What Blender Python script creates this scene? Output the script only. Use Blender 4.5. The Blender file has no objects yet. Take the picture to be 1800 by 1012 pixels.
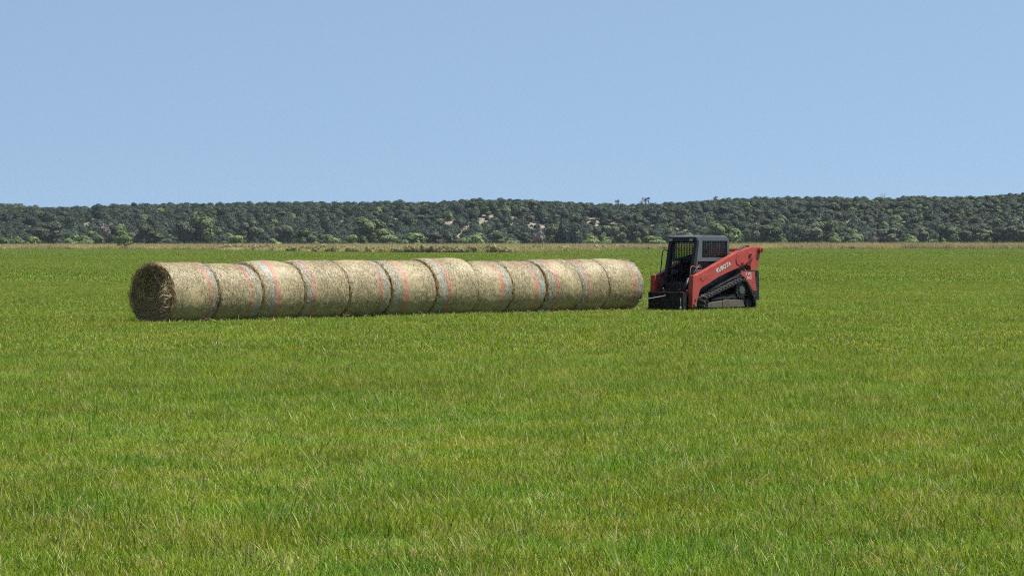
import bpy, bmesh, math, random
import numpy as np
from mathutils import Vector, Matrix

# ------------------------------------------------------------------ scene, camera, light
S = bpy.context.scene
COL = S.collection
R = math.radians
random.seed(7)
RNG = np.random.default_rng(11)

F = 5300.0            # focal length in pixels of the 1800 px wide photograph
CAM_H = 1.945
HOR = 428.0           # horizon row in the photograph

cam_data = bpy.data.cameras.new('camera')
cam_data.sensor_width = 36.0
cam_data.lens = F / 1800.0 * 36.0
cam_data.clip_start = 0.1
cam_data.clip_end = 20000.0
cam = bpy.data.objects.new('camera', cam_data)
COL.objects.link(cam)
cam.location = (0, 0, CAM_H)
cam.rotation_euler = (R(90) - math.atan((506.0 - HOR) / F), 0, 0)
S.camera = cam

S.view_settings.view_transform = 'Standard'
S.view_settings.look = 'None'
S.view_settings.exposure = 0.95
S.view_settings.gamma = 1.0
S.view_settings.use_curve_mapping = False
S.cycles.use_denoising = False
S.cycles.max_bounces = 6
S.cycles.diffuse_bounces = 3
S.cycles.glossy_bounces = 2
S.cycles.transmission_bounces = 4
S.cycles.volume_bounces = 0
S.cycles.filter_width = 1.15

SUN_EL = R(62)
SUN_AZ = math.atan2(1.0, 0.03)          # clockwise from +Y
sun_dir = Vector((math.sin(SUN_AZ) * math.cos(SUN_EL), math.cos(SUN_AZ) * math.cos(SUN_EL), math.sin(SUN_EL)))
sun_data = bpy.data.lights.new('sun', 'SUN')
sun_data.energy = 4.0
sun_data.angle = R(0.53)
sun_data.color = (1.0, 0.955, 0.88)
sun = bpy.data.objects.new('sun', sun_data)
COL.objects.link(sun)
sun.location = (60, -40, 120)
sun.rotation_euler = sun_dir.to_track_quat('Z', 'Y').to_euler()

world = bpy.data.worlds.new('World')
S.world = world
world.use_nodes = True
wt = world.node_tree
wt.nodes.clear()
w_out = wt.nodes.new('ShaderNodeOutputWorld')
w_bg = wt.nodes.new('ShaderNodeBackground')
w_sky = wt.nodes.new('ShaderNodeTexSky')
w_sky.sky_type = 'NISHITA'
w_sky.sun_disc = False
w_sky.sun_elevation = SUN_EL
w_sky.sun_rotation = SUN_AZ
w_sky.air_density = 1.0
w_sky.dust_density = 0.6
w_sky.ozone_density = 2.0
w_bg.inputs['Strength'].default_value = 0.0805
w_tc = wt.nodes.new('ShaderNodeTexCoord')
w_map = wt.nodes.new('ShaderNodeMapping')
w_map.inputs['Scale'].default_value = (1, 1, 0.8)
w_map.inputs['Location'].default_value = (0, 0, 0.235)
w_hsv = wt.nodes.new('ShaderNodeHueSaturation')
w_hsv.inputs['Saturation'].default_value = 0.86
w_hsv.inputs['Value'].default_value = 1.0
wt.links.new(w_tc.outputs['Generated'], w_map.inputs['Vector'])
wt.links.new(w_map.outputs['Vector'], w_sky.inputs['Vector'])
wt.links.new(w_sky.outputs['Color'], w_hsv.inputs['Color'])
w_tint = wt.nodes.new('ShaderNodeMix')
w_tint.data_type = 'RGBA'; w_tint.blend_type = 'MULTIPLY'
w_tint.inputs[0].default_value = 1.0
w_tint.inputs[7].default_value = (0.93, 1.0, 0.985, 1)
wt.links.new(w_hsv.outputs['Color'], w_tint.inputs[6])
wt.links.new(w_tint.outputs[2], w_bg.inputs['Color'])
wt.links.new(w_bg.outputs['Background'], w_out.inputs['Surface'])

# ------------------------------------------------------------------ helpers
def px_of(X, Y, Z):
    return 900 + F * X / Y, HOR + F * (CAM_H - Z) / Y

def X_at(px, Y):
    return (px - 900) / F * Y

def tag(o, label=None, cat=None, group=None, kind=None):
    if label: o['label'] = label
    if cat: o['category'] = cat
    if group: o['group'] = group
    if kind: o['kind'] = kind
    return o

def empty(name, loc=(0, 0, 0), rz=0.0):
    o = bpy.data.objects.new(name, None)
    COL.objects.link(o)
    o.location = loc
    o.rotation_euler = (0, 0, rz)
    o.empty_display_size = 0.3
    return o

def np_mesh(name, verts, faces_list, mats, uvs=None, smooth=False, mat_idx=None):
    """verts (n,3); faces_list: list of (m,k) int arrays."""
    me = bpy.data.meshes.new(name)
    verts = np.asarray(verts, dtype=np.float32)
    me.vertices.add(len(verts))
    me.vertices.foreach_set('co', verts.ravel())
    tot_l = sum(f.size for f in faces_list)
    tot_f = sum(len(f) for f in faces_list)
    me.loops.add(tot_l)
    me.polygons.add(tot_f)
    loops = np.concatenate([f.ravel() for f in faces_list]).astype(np.int32)
    counts = np.concatenate([np.full(len(f), f.shape[1]) for f in faces_list])
    starts = np.concatenate([[0], np.cumsum(counts)[:-1]]).astype(np.int32)
    me.loops.foreach_set('vertex_index', loops)
    me.polygons.foreach_set('loop_start', starts)
    if mat_idx is not None:
        me.polygons.foreach_set('material_index', np.asarray(mat_idx, dtype=np.int32))
    if smooth is not False:
        sm = np.ones(tot_f, dtype=bool) if smooth is True else np.asarray(smooth, dtype=bool)
        me.polygons.foreach_set('use_smooth', sm)
    if uvs is not None:
        ul = me.uv_layers.new(name='UVMap')
        ul.data.foreach_set('uv', np.asarray(uvs, dtype=np.float32)[loops].ravel())
    me.update(calc_edges=True)
    for m in mats:
        me.materials.append(m)
    return me

def link(name, me, parent=None, loc=None):
    o = bpy.data.objects.new(name, me)
    COL.objects.link(o)
    if parent is not None: o.parent = parent
    if loc is not None: o.location = loc
    return o

def sinnoise(seed, n, scale):
    r = np.random.default_rng(seed)
    k = r.normal(size=(n, 3)) * scale
    ph = r.uniform(0, 6.283, n)
    def f(p):
        return np.cos(p @ k.T + ph).sum(1) / math.sqrt(n)
    return f

class MB:
    """collects boxes, prisms and tubes into one mesh"""
    def __init__(self):
        self.v = []; self.f = []; self.m = []
    def add(self, vs, fs, mi=0):
        b = len(self.v)
        self.v += [tuple(p) for p in vs]
        for q in fs:
            self.f.append([b + i for i in q]); self.m.append(mi)
        return self
    def box(self, x0, x1, y0, y1, z0, z1, mi=0, M=None):
        vs = [(x, y, z) for x in (x0, x1) for y in (y0, y1) for z in (z0, z1)]
        if M is not None: vs = [tuple(M @ Vector(p)) for p in vs]
        return self.add(vs, [(0, 1, 3, 2), (4, 6, 7, 5), (0, 4, 5, 1), (2, 3, 7, 6), (0, 2, 6, 4), (1, 5, 7, 3)], mi)
    def prism(self, prof, y0, y1, mi=0):
        """prof: list of (x,z) polygon, extruded in y"""
        n = len(prof)
        a = sum(prof[i][0] * prof[(i + 1) % n][1] - prof[(i + 1) % n][0] * prof[i][1] for i in range(n))
        if a < 0: prof = prof[::-1]
        vs = [(x, y0, z) for x, z in prof] + [(x, y1, z) for x, z in prof]
        fs = [tuple(range(n)), tuple(range(2 * n - 1, n - 1, -1))]
        for i in range(n):
            j = (i + 1) % n
            fs.append((i, n + i, n + j, j))
        return self.add(vs, fs, mi)
    def tube(self, pts, r, n=8, mi=0, r2=None):
        pts = [Vector(p) for p in pts]
        vs = []; fs = []
        up0 = Vector((0.13, 0.27, 1))
        for i, p in enumerate(pts):
            d = (pts[min(i + 1, len(pts) - 1)] - pts[max(i - 1, 0)]).normalized()
            a = d.cross(up0)
            if a.length < 1e-3: a = d.cross(Vector((1, 0, 0)))
            a.normalize(); b = d.cross(a)
            rr = r if r2 is None else r + (r2 - r) * i / (len(pts) - 1)
            for k in range(n):
                t = 2 * math.pi * k / n
                vs.append(p + a * math.cos(t) * rr + b * math.sin(t) * rr)
        for i in range(len(pts) - 1):
            for k in range(n):
                k2 = (k + 1) % n
                fs.append((i * n + k, i * n + k2, (i + 1) * n + k2, (i + 1) * n + k))
        fs.append(tuple(range(n - 1, -1, -1)))
        fs.append(tuple(range((len(pts) - 1) * n, len(pts) * n)))
        return self.add(vs, fs, mi)
    def build(self, name, mats, parent=None, bevel=0.0, smooth=False):
        me = bpy.data.meshes.new(name)
        me.from_pydata(self.v, [], self.f)
        if not isinstance(mats, (list, tuple)): mats = [mats]
        for m in mats: me.materials.append(m)
        me.polygons.foreach_set('material_index', self.m)
        bm = bmesh.new(); bm.from_mesh(me)
        bmesh.ops.recalc_face_normals(bm, faces=bm.faces)
        bm.to_mesh(me); bm.free()
        if smooth: me.polygons.foreach_set('use_smooth', [True] * len(me.polygons))
        me.update()
        o = link(name, me, parent)
        if bevel > 0:
            b = o.modifiers.new('bevel', 'BEVEL')
            b.width = bevel; b.segments = 2; b.limit_method = 'ANGLE'; b.angle_limit = R(40)
        return o

# ------------------------------------------------------------------ materials
def new_mat(name):
    m = bpy.data.materials.new(name)
    m.use_nodes = True
    nt = m.node_tree
    nt.nodes.clear()
    return m, nt

class NT:
    def __init__(self, nt): self.nt = nt
    def n(self, t, **kw):
        nd = self.nt.nodes.new(t)
        for k, v in kw.items():
            if k.startswith('i_'):
                key = k[2:].replace('_', ' ')
                nd.inputs[key].default_value = v
            else: setattr(nd, k, v)
        return nd
    def l(self, a, b): self.nt.links.new(a, b)
    def ramp(self, fac, stops, interp='LINEAR'):
        r = self.nt.nodes.new('ShaderNodeValToRGB')
        r.color_ramp.interpolation = interp
        els = r.color_ramp.elements
        while len(els) < len(stops): els.new(0.5)
        for e, (p, c) in zip(els, stops):
            e.position = p; e.color = (*c, 1) if len(c) == 3 else c
        self.l(fac, r.inputs['Fac'])
        return r.outputs['Color']
    def mix(self, fac, a, b, blend='MIX'):
        m = self.nt.nodes.new('ShaderNodeMix')
        m.data_type = 'RGBA'; m.blend_type = blend; m.clamp_factor = True
        for v, k in ((fac, 0), (a, 6), (b, 7)):
            if hasattr(v, 'is_linked') or isinstance(v, bpy.types.NodeSocket): self.l(v, m.inputs[k])
            elif k == 0: m.inputs[0].default_value = v
            else: m.inputs[k].default_value = (*v, 1)
        return m.outputs[2]
    def math(self, op, a, b=None, clamp=False):
        m = self.nt.nodes.new('ShaderNodeMath'); m.operation = op; m.use_clamp = clamp
        for v, k in ((a, 0), (b, 1)):
            if v is None: continue
            if isinstance(v, bpy.types.NodeSocket): self.l(v, m.inputs[k])
            else: m.inputs[k].default_value = v
        return m.outputs[0]
    def noise(self, vec, scale, detail=3, rough=0.55):
        t = self.nt.nodes.new('ShaderNodeTexNoise')
        t.inputs['Scale'].default_value = scale
        t.inputs['Detail'].default_value = detail
        t.inputs['Roughness'].default_value = rough
        if vec is not None: self.l(vec, t.inputs['Vector'])
        return t.outputs['Fac']

def leaf_mat(name, island_stops, obj_var=0.25, transl=0.3, patch=None, rough=0.6, spec=0.25, straw=None, straw_amt=0.0):
    m, nt = new_mat(name); N = NT(nt)
    geo = N.n('ShaderNodeNewGeometry')
    rnd = geo.outputs['Random Per Island']
    col = N.ramp(rnd, island_stops)
    if patch:   # broad colour drift over the field
        for sc, lo, hi, amt in patch:
            f = N.noise(geo.outputs['Position'], sc, 3)
            f = N.ramp(f, [(0.34, (0, 0, 0)), (0.66, (1, 1, 1))])
            tint = N.mix(f, lo, hi)
            col = N.mix(amt, col, N.mix(1.0, col, tint, 'MULTIPLY'))
    if straw:
        f = N.noise(geo.outputs['Position'], 1.7, 3, 0.6)
        thr = N.ramp(f, [(0.45, (straw_amt * 0.35,) * 3), (0.68, (straw_amt * 4.5,) * 3)])
        rn2 = N.math('FRACT', N.math('MULTIPLY', rnd, 37.17))
        pick = N.math('LESS_THAN', rn2, thr)
        rn3 = N.math('FRACT', N.math('MULTIPLY', rnd, 91.7))
        col = N.mix(pick, col, N.ramp(rn3, straw))
    if obj_var:
        oi = N.n('ShaderNodeObjectInfo')
        h = N.n('ShaderNodeHueSaturation')
        N.l(N.math('ADD', N.math('MULTIPLY', oi.outputs['Random'], obj_var * 2), 1 - obj_var), h.inputs['Value'])
        N.l(N.math('ADD', N.math('MULTIPLY', N.math('FRACT', N.math('MULTIPLY', oi.outputs['Random'], 7.31)), 0.04), 0.48), h.inputs['Hue'])
        N.l(col, h.inputs['Color']); col = h.outputs['Color']
    b = N.n('ShaderNodeBsdfPrincipled')
    N.l(col, b.inputs['Base Color'])
    b.inputs['Roughness'].default_value = rough
    b.inputs['Specular IOR Level'].default_value = spec
    out = N.n('ShaderNodeOutputMaterial')
    if transl > 0:
        tr = N.n('ShaderNodeBsdfTranslucent')
        N.l(N.mix(1.0, col, (1.15, 1.1, 0.55), 'MULTIPLY'), tr.inputs['Color'])
        ms = N.n('ShaderNodeMixShader'); ms.inputs[0].default_value = transl
        N.l(b.outputs[0], ms.inputs[1]); N.l(tr.outputs[0], ms.inputs[2])
        N.l(ms.outputs[0], out.inputs['Surface'])
    else:
        N.l(b.outputs[0], out.inputs['Surface'])
    return m

def paint_mat(name, base, rough=0.45, dust=(0.33, 0.27, 0.19), dust_amt=0.25, metallic=0.0, scale=4.0, fade=None, spec=0.4):
    m, nt = new_mat(name); N = NT(nt)
    tc = N.n('ShaderNodeTexCoord')
    n1 = N.noise(tc.outputs['Object'], scale, 5, 0.65)
    f = N.ramp(n1, [(0.40, (0, 0, 0)), (0.75, (1, 1, 1))])
    col = base
    if fade:
        n2 = N.noise(tc.outputs['Object'], 1.7, 3)
        col = N.mix(N.ramp(n2, [(0.35, (0, 0, 0)), (0.65, (1, 1, 1))]), base, fade)
    fm = N.math('MULTIPLY', f, dust_amt)
    col = N.mix(fm, col, dust)
    b = N.n('ShaderNodeBsdfPrincipled')
    N.l(col, b.inputs['Base Color'])
    N.l(N.math('ADD', N.math('MULTIPLY', f, 0.25), rough, True), b.inputs['Roughness'])
    b.inputs['Metallic'].default_value = metallic
    b.inputs['Specular IOR Level'].default_value = spec
    out = N.n('ShaderNodeOutputMaterial')
    N.l(b.outputs[0], out.inputs['Surface'])
    return m

M_GRASS = leaf_mat('grass_blades',
    [(0.0, (0.056, 0.112, 0.006)), (0.35, (0.122, 0.212, 0.011)), (0.7, (0.192, 0.290, 0.020)), (1.0, (0.36, 0.43, 0.085))],
    obj_var=0.10, transl=0.35, rough=0.45, spec=0.15,
    patch=[(1.1, (0.70, 0.84, 0.85), (1.32, 1.14, 1.1), 0.62), (0.22, (0.84, 0.92, 0.95), (1.20, 1.08, 1.0), 0.32), (0.012, (0.9, 0.95, 1.0), (1.12, 1.05, 1.0), 0.4)],
    straw=[(0, (0.30, 0.22, 0.10)), (0.6, (0.44, 0.36, 0.17)), (1, (0.58, 0.50, 0.30))], straw_amt=0.072)
M_TUFTG = leaf_mat('long_grass_blades', [(0, (0.10, 0.19, 0.03)), (0.6, (0.20, 0.31, 0.07)), (1, (0.36, 0.42, 0.17))], obj_var=0.1, transl=0.35, rough=0.5, spec=0.15)
M_DRY = leaf_mat('dry_grass_blades',
    [(0.0, (0.29, 0.235, 0.11)), (0.5, (0.46, 0.39, 0.19)), (1.0, (0.58, 0.51, 0.29))], obj_var=0.12, transl=0.25,
    patch=[(0.06, (0.75, 0.85, 0.7), (1.1, 1.05, 1.0), 0.9)])
M_WEED = leaf_mat('weed_leaves',
    [(0.0, (0.13, 0.13, 0.050)), (0.5, (0.22, 0.20, 0.085)), (1.0, (0.36, 0.31, 0.15))], obj_var=0.2, transl=0.2)
M_OAK = leaf_mat('oak_leaves', [(0, (0.050, 0.066, 0.032)), (0.6, (0.074, 0.092, 0.044)), (1, (0.115, 0.130, 0.070))], obj_var=0.42, transl=0.15)
M_GREENOAK = leaf_mat('green_oak_leaves', [(0, (0.048, 0.076, 0.022)), (0.6, (0.070, 0.104, 0.030)), (1, (0.115, 0.152, 0.054))], obj_var=0.42, transl=0.18)
M_BUSH = leaf_mat('bush_leaves', [(0, (0.105, 0.155, 0.040)), (0.6, (0.165, 0.225, 0.066)), (1, (0.24, 0.295, 0.115))], obj_var=0.2, transl=0.2)
M_CEDAR = leaf_mat('cedar_leaves', [(0, (0.020, 0.038, 0.021)), (0.6, (0.030, 0.050, 0.026)), (1, (0.048, 0.068, 0.036))], obj_var=0.4, transl=0.1)
M_GREY = leaf_mat('grey_twigs', [(0, (0.085, 0.075, 0.065)), (0.6, (0.135, 0.12, 0.105)), (1, (0.21, 0.19, 0.165))], obj_var=0.2, transl=0.0)
M_BARK = paint_mat('bark', (0.07, 0.055, 0.042), 0.9, (0.16, 0.14, 0.11), 0.6, scale=2.0, spec=0.1)
M_SNAG = paint_mat('dead_wood', (0.20, 0.16, 0.13), 0.9, (0.30, 0.26, 0.22), 0.6, scale=2.0, spec=0.1)

# ------------------------------------------------------------------ ground
def ground_mat():
    m, nt = new_mat('field_soil'); N = NT(nt)
    geo = N.n('ShaderNodeNewGeometry')
    c = N.ramp(N.noise(geo.outputs['Position'], 3.0, 5), [(0.3, (0.035, 0.050, 0.012)), (0.7, (0.075, 0.095, 0.024))])
    c = N.mix(N.noise(geo.outputs['Position'], 0.05, 3), c, (0.07, 0.115, 0.022))
    b = N.n('ShaderNodeBsdfPrincipled'); b.inputs['Roughness'].default_value = 0.95; b.inputs['Specular IOR Level'].default_value = 0.1
    N.l(c, b.inputs['Base Color'])
    out = N.n('ShaderNodeOutputMaterial'); N.l(b.outputs[0], out.inputs['Surface'])
    return m
M_SOIL = ground_mat()
g = MB()
nx, ny = 24, 24
vs = [(-1000 + 2000 * i / nx, -300 + 3000 * j / ny, 0) for j in range(ny + 1) for i in range(nx + 1)]
fs = [(j * (nx + 1) + i, j * (nx + 1) + i + 1, (j + 1) * (nx + 1) + i + 1, (j + 1) * (nx + 1) + i) for j in range(ny) for i in range(nx)]
g.add(vs, fs)
tag(g.build('ground', M_SOIL), kind='structure')

# the line where the green field ends: (photo column, distance)
EDGE = [(-250, 1000), (0, 1000), (200, 985), (350, 930), (440, 800), (560, 670), (700, 620), (800, 606), (900, 625), (1000, 735), (1100, 900), (1180, 1000), (1300, 1020), (1800, 1020), (2100, 1020)]
EPX = np.array([e[0] for e in EDGE], float); EY = np.array([e[1] for e in EDGE], float)
def edge_y(X, Y):
    return np.interp(900 + F * X / Y, EPX, EY)

def meadow_mat():
    m, nt = new_mat('meadow_soil'); N = NT(nt)
    geo = N.n('ShaderNodeNewGeometry')
    c = N.ramp(N.noise(geo.outputs['Position'], 0.5, 5), [(0.3, (0.16, 0.12, 0.06)), (0.7, (0.30, 0.24, 0.12))])
    b = N.n('ShaderNodeBsdfPrincipled'); b.inputs['Roughness'].default_value = 0.95
    N.l(c, b.inputs['Base Color'])
    out = N.n('ShaderNodeOutputMaterial'); N.l(b.outputs[0], out.inputs['Surface'])
    return m
md = MB()
ring = [(X_at(p, y), y, 0.03) for p, y in EDGE]
far = [(X_at(p, 1000) * 1.6, 1700, 0.03) for p, y in EDGE]
n = len(ring)
md.add(ring + far, [(i, i + 1, n + i + 1, n + i) for i in range(n - 1)])
tag(md.build('dry_meadow', meadow_mat()), kind='structure')

# ------------------------------------------------------------------ instancing helper for what nobody could count
def scatter(name, pts, kinds, rotz, scl, sources, kind='stuff', tilt=None):
    """one object; geometry nodes set the source meshes on its points"""
    me = bpy.data.meshes.new(name)
    pts = np.asarray(pts, np.float32)
    me.vertices.add(len(pts)); me.vertices.foreach_set('co', pts.ravel())
    a = me.attributes.new('kind', 'INT', 'POINT'); a.data.foreach_set('value', np.asarray(kinds, np.int32))
    a = me.attributes.new('rot', 'FLOAT_VECTOR', 'POINT')
    rv = np.zeros((len(pts), 3), np.float32); rv[:, 2] = rotz
    a.data.foreach_set('vector', rv.ravel())
    a = me.attributes.new('scl', 'FLOAT_VECTOR', 'POINT')
    scl = np.asarray(scl, np.float32)
    if scl.ndim == 1: scl = np.stack([scl] * 3, 1)
    a.data.foreach_set('vector', scl.ravel())
    o = link(name, me)
    ng = bpy.data.node_groups.new(name + '_nodes', 'GeometryNodeTree')
    ng.interface.new_socket('Geometry', in_out='INPUT', socket_type='NodeSocketGeometry')
    ng.interface.new_socket('Geometry', in_out='OUTPUT', socket_type='NodeSocketGeometry')
    gi = ng.nodes.new('NodeGroupInput'); go = ng.nodes.new('NodeGroupOutput')
    join = ng.nodes.new('GeometryNodeJoinGeometry')
    def attr(nm, t):
        nd = ng.nodes.new('GeometryNodeInputNamedAttribute'); nd.data_type = t
        nd.inputs['Name'].default_value = nm
        return nd.outputs['Attribute']
    ak = attr('kind', 'INT'); ar = attr('rot', 'FLOAT_VECTOR'); asc = attr('scl', 'FLOAT_VECTOR')
    for i, src in enumerate(sources):
        oi = ng.nodes.new('GeometryNodeObjectInfo'); oi.transform_space = 'ORIGINAL'
        oi.inputs['Object'].default_value = src
        iop = ng.nodes.new('GeometryNodeInstanceOnPoints')
        cmp_ = ng.nodes.new('FunctionNodeCompare'); cmp_.data_type = 'INT'; cmp_.operation = 'EQUAL'
        ng.links.new(ak, cmp_.inputs[2]); cmp_.inputs[3].default_value = i
        e2r = ng.nodes.new('FunctionNodeEulerToRotation')
        ng.links.new(ar, e2r.inputs[0])
        ng.links.new(gi.outputs[0], iop.inputs['Points'])
        ng.links.new(cmp_.outputs[0], iop.inputs['Selection'])
        ng.links.new(oi.outputs['Geometry'], iop.inputs['Instance'])
        ng.links.new(e2r.outputs[0], iop.inputs['Rotation'])
        ng.links.new(asc, iop.inputs['Scale'])
        ng.links.new(iop.outputs[0], join.inputs[0])
    ng.links.new(join.outputs[0], go.inputs[0])
    mod = o.modifiers.new('scatter', 'NODES'); mod.node_group = ng
    o['kind'] = kind
    return o

def source(name, me):
    return bpy.data.objects.new(name, me)      # never linked to the scene

# ------------------------------------------------------------------ grass
def blades(rng, base, height, width, az, lean, curl, mat, name):
    """base (n,2). each blade: 4 rows, tapered, bending over towards az"""
    n = len(base)
    ts = np.array([0, 0.4, 0.75, 1.0])
    wd = np.array([0.8, 1.0, 0.7, 0.0])
    dirx, diry = np.cos(az), np.sin(az)
    face = az + np.pi / 2 + rng.normal(0, 0.7, n)
    sx, sy = np.cos(face), np.sin(face)
    V = np.zeros((n, 7, 3))
    px_, pz_ = np.zeros(n), np.zeros(n)
    prev = 0.0; k = 0
    for t, w in zip(ts, wd):
        ang = lean + curl * t
        dt = t - prev; prev = t
        px_ = px_ + np.sin(ang) * dt * height
        pz_ = pz_ + np.cos(ang) * dt * height
        cx = base[:, 0] + dirx * px_; cy = base[:, 1] + diry * px_
        if w > 0:
            for s in (-1, 1):
                V[:, k, 0] = cx + s * sx * width * w / 2
                V[:, k, 1] = cy + s * sy * width * w / 2
                V[:, k, 2] = pz_
                k += 1
        else:
            V[:, k, 0] = cx; V[:, k, 1] = cy; V[:, k, 2] = pz_
    b = (np.arange(n) * 7)[:, None]
    quads = np.concatenate([b + np.array([[0, 1, 3, 2]]), b + np.array([[2, 3, 5, 4]])])
    tris = b + np.array([[4, 5, 6]])
    return np_mesh(name, V.reshape(-1, 3), [quads, tris], [mat])

def patch(seed, size, n_clump, per, height, width, mat, spread=0.03, hvar=0.3, name='grass_patch', lean_s=0.35, curl_s=0.7):
    r = np.random.default_rng(seed)
    c = r.uniform(-size / 2, size / 2, (n_clump, 2))
    ch = np.exp(r.normal(0, hvar * 0.7, n_clump))
    ci = np.repeat(np.arange(n_clump), per)
    n = len(ci)
    az = r.uniform(0, 2 * np.pi, n)
    off = np.abs(r.normal(0, spread, n))
    base = c[ci] + np.stack([np.cos(az), np.sin(az)], 1) * off[:, None]
    h = height * ch[ci] * np.exp(r.normal(0, hvar, n))
    h = np.minimum(h, height * 2.4)
    lean = np.abs(r.normal(0, lean_s, n)) + 0.06
    curl = np.abs(r.normal(0.25, curl_s, n))
    w = width * np.exp(r.normal(0, 0.25, n))
    return blades(r, base, h, w, az + r.normal(0, 0.5, n), lean, curl, mat, name)

src = []
for s in range(5):      # near
    src.append(source('grass_patch', patch(100 + s, 1.0, 370, 14, 0.078, 0.0046, M_GRASS, 0.035, lean_s=0.72, curl_s=1.15)))
for s in range(3):      # mid
    src.append(source('grass_patch', patch(200 + s, 1.5, 400, 9, 0.066, 0.0088, M_GRASS, 0.05, lean_s=0.55, curl_s=0.9)))
for s in range(3):      # far
    src.append(source('grass_patch', patch(300 + s, 4.0, 800, 6, 0.08, 0.026, M_GRASS, 0.10, lean_s=0.5, curl_s=0.8)))
for s in range(3):      # very far
    src.append(source('grass_patch', patch(400 + s, 10.0, 1400, 4, 0.12, 0.07, M_GRASS, 0.25)))
for s in range(4):      # tufts of long arching blades
    src.append(source('grass_tuft', patch(500 + s, 0.10, 3, 4, 0.17, 0.0060, M_TUFTG, 0.02, 0.25, lean_s=0.3, curl_s=1.1)))
K_NEAR, K_MID, K_FAR, K_VFAR, K_TUFT = (0, 5), (5, 8), (8, 11), (11, 14), (14, 18)

P, K, RZ, SC = [], [], [], []
hn = sinnoise(5, 24, 1.3); hn2 = sinnoise(6, 24, 0.25)
def lay(y0, y1, step, kk, wfac, wadd, clip_edge=False):
    ys = np.arange(y0, y1, step)
    for y in ys:
        hw = wfac * (y + step) / 2 + wadd
        xs = np.arange(-hw, hw, step)
        p = np.stack([xs + RNG.uniform(-.5, .5, len(xs)) * step * 0.5, np.full(len(xs), y) + RNG.uniform(-.5, .5, len(xs)) * step * 0.5, np.zeros(len(xs))], 1)
        if clip_edge:
            p = p[p[:, 1] < edge_y(p[:, 0], p[:, 1]) - step * 0.3]
        if not len(p): continue
        q = p * np.array([1, 1, 0])
        s = 1.0 + 0.16 * hn(q) + 0.12 * hn2(q)
        P.append(p); K.append(RNG.integers(kk[0], kk[1], len(p))); RZ.append(RNG.uniform(0, 6.283, len(p)))
        SC.append(np.stack([np.ones(len(p)), np.ones(len(p)), np.clip(s, 0.6, 1.6)], 1))
lay(10, 52, 0.82, K_NEAR, 0.36, 8)
lay(52, 150, 1.15, K_MID, 0.37, 11)
lay(150, 430, 3.0, K_FAR, 0.38, 18)
lay(430, 1030, 7.5, K_VFAR, 0.40, 25, True)
nt_ = 800
ty = 12 + 150 * RNG.uniform(0, 1, nt_) ** 1.4
tx = RNG.uniform(-0.5, 0.5, nt_) * (0.37 * ty + 4)
P.append(np.stack([tx, ty, np.zeros(nt_)], 1)); K.append(RNG.integers(*K_TUFT, nt_)); RZ.append(RNG.uniform(0, 6.283, nt_)); SC.append(np.stack([RNG.uniform(0.6, 1.15, nt_)] * 3, 1))
scatter('grass', np.concatenate(P), np.concatenate(K), np.concatenate(RZ), np.concatenate(SC), src)

# tan tall grass beyond the field, and the weedy edge
dsrc = [source('dry_grass_patch', patch(600 + s, 6.0, 440, 6, 0.72, 0.055, M_DRY, 0.3, 0.22, lean_s=0.22, curl_s=0.4)) for s in range(3)]
P, K, RZ, SC = [], [], [], []
for y in np.arange(600, 1140, 4.5):
    hw = 0.40 * y / 2 + 30
    xs = np.arange(-hw, hw, 4.5)
    p = np.stack([xs + RNG.uniform(-2, 2, len(xs)), y + RNG.uniform(-2, 2, len(xs)), np.zeros(len(xs))], 1)
    e = edge_y(p[:, 0], p[:, 1])
    p = p[(p[:, 1] > e + 2) & ((p[:, 1] < e + 60) | (p[:, 1] > 1060) | (RNG.uniform(0, 1, len(p)) < 0.6))]
    P.append(p); K.append(RNG.integers(0, 3, len(p))); RZ.append(RNG.uniform(0, 6.28, len(p)))
    s = RNG.uniform(0.75, 1.25, len(p))
    s = s * np.where(p[:, 1] > 850, 1.38 + 0.35 * np.clip((900 + F * p[:, 0] / p[:, 1] - 1150) / 250, 0, 1), 1.05)
    SC.append(np.stack([np.ones(len(p)), np.ones(len(p)), s], 1))
o = scatter('dry_grass', np.concatenate(P), np.concatenate(K), np.concatenate(RZ), np.concatenate(SC), dsrc)

def leaf_cloud(seed, lobes, n, size, mat, name, up=0.35, inner=0.16, elong=1.0):
    """many small leaf-clump faces spread through a set of ellipsoid lobes (cx,cy,cz,rx,ry,rz)"""
    r = np.random.default_rng(seed)
    L = np.array(lobes, float)
    area = L[:, 3] * L[:, 4] + L[:, 3] * L[:, 5] + L[:, 4] * L[:, 5]
    idx = r.choice(len(L), n, p=area / area.sum())
    d = r.normal(size=(n, 3)); d /= np.linalg.norm(d, axis=1)[:, None]
    rad = 1 - inner * r.uniform(0, 1, n) ** 2 + r.normal(0, 0.05, n)
    c = L[idx, :3] + d * L[idx, 3:] * rad[:, None]
    mid = (L[:, :3] * area[:, None]).sum(0) / area.sum(); ext = np.abs(L[:, :3] - mid).max(0) + L[:, 3:].max(0)
    whole = (c - mid) / ext; whole /= np.linalg.norm(whole, axis=1)[:, None] + 1e-6
    nrm = d * 0.75 + whole * 0.6 + r.normal(0, 0.27, (n, 3)) + np.array([0, 0, up])
    nrm /= np.linalg.norm(nrm, axis=1)[:, None]
    a = np.cross(nrm, r.normal(size=(n, 3))); a /= np.linalg.norm(a, axis=1)[:, None]
    b = np.cross(nrm, a)
    s = size * np.exp(r.normal(0, 0.35, n))[:, None]
    a = a * s * elong; b = b * s
    V = np.stack([c - a - b * 0.6, c + a * 0.7 - b, c + a + b * 0.7, c - a * 0.6 + b], 1)
    q = np.arange(n * 4).reshape(n, 4)
    return np_mesh(name, V.reshape(-1, 3), [q], [mat])

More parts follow.
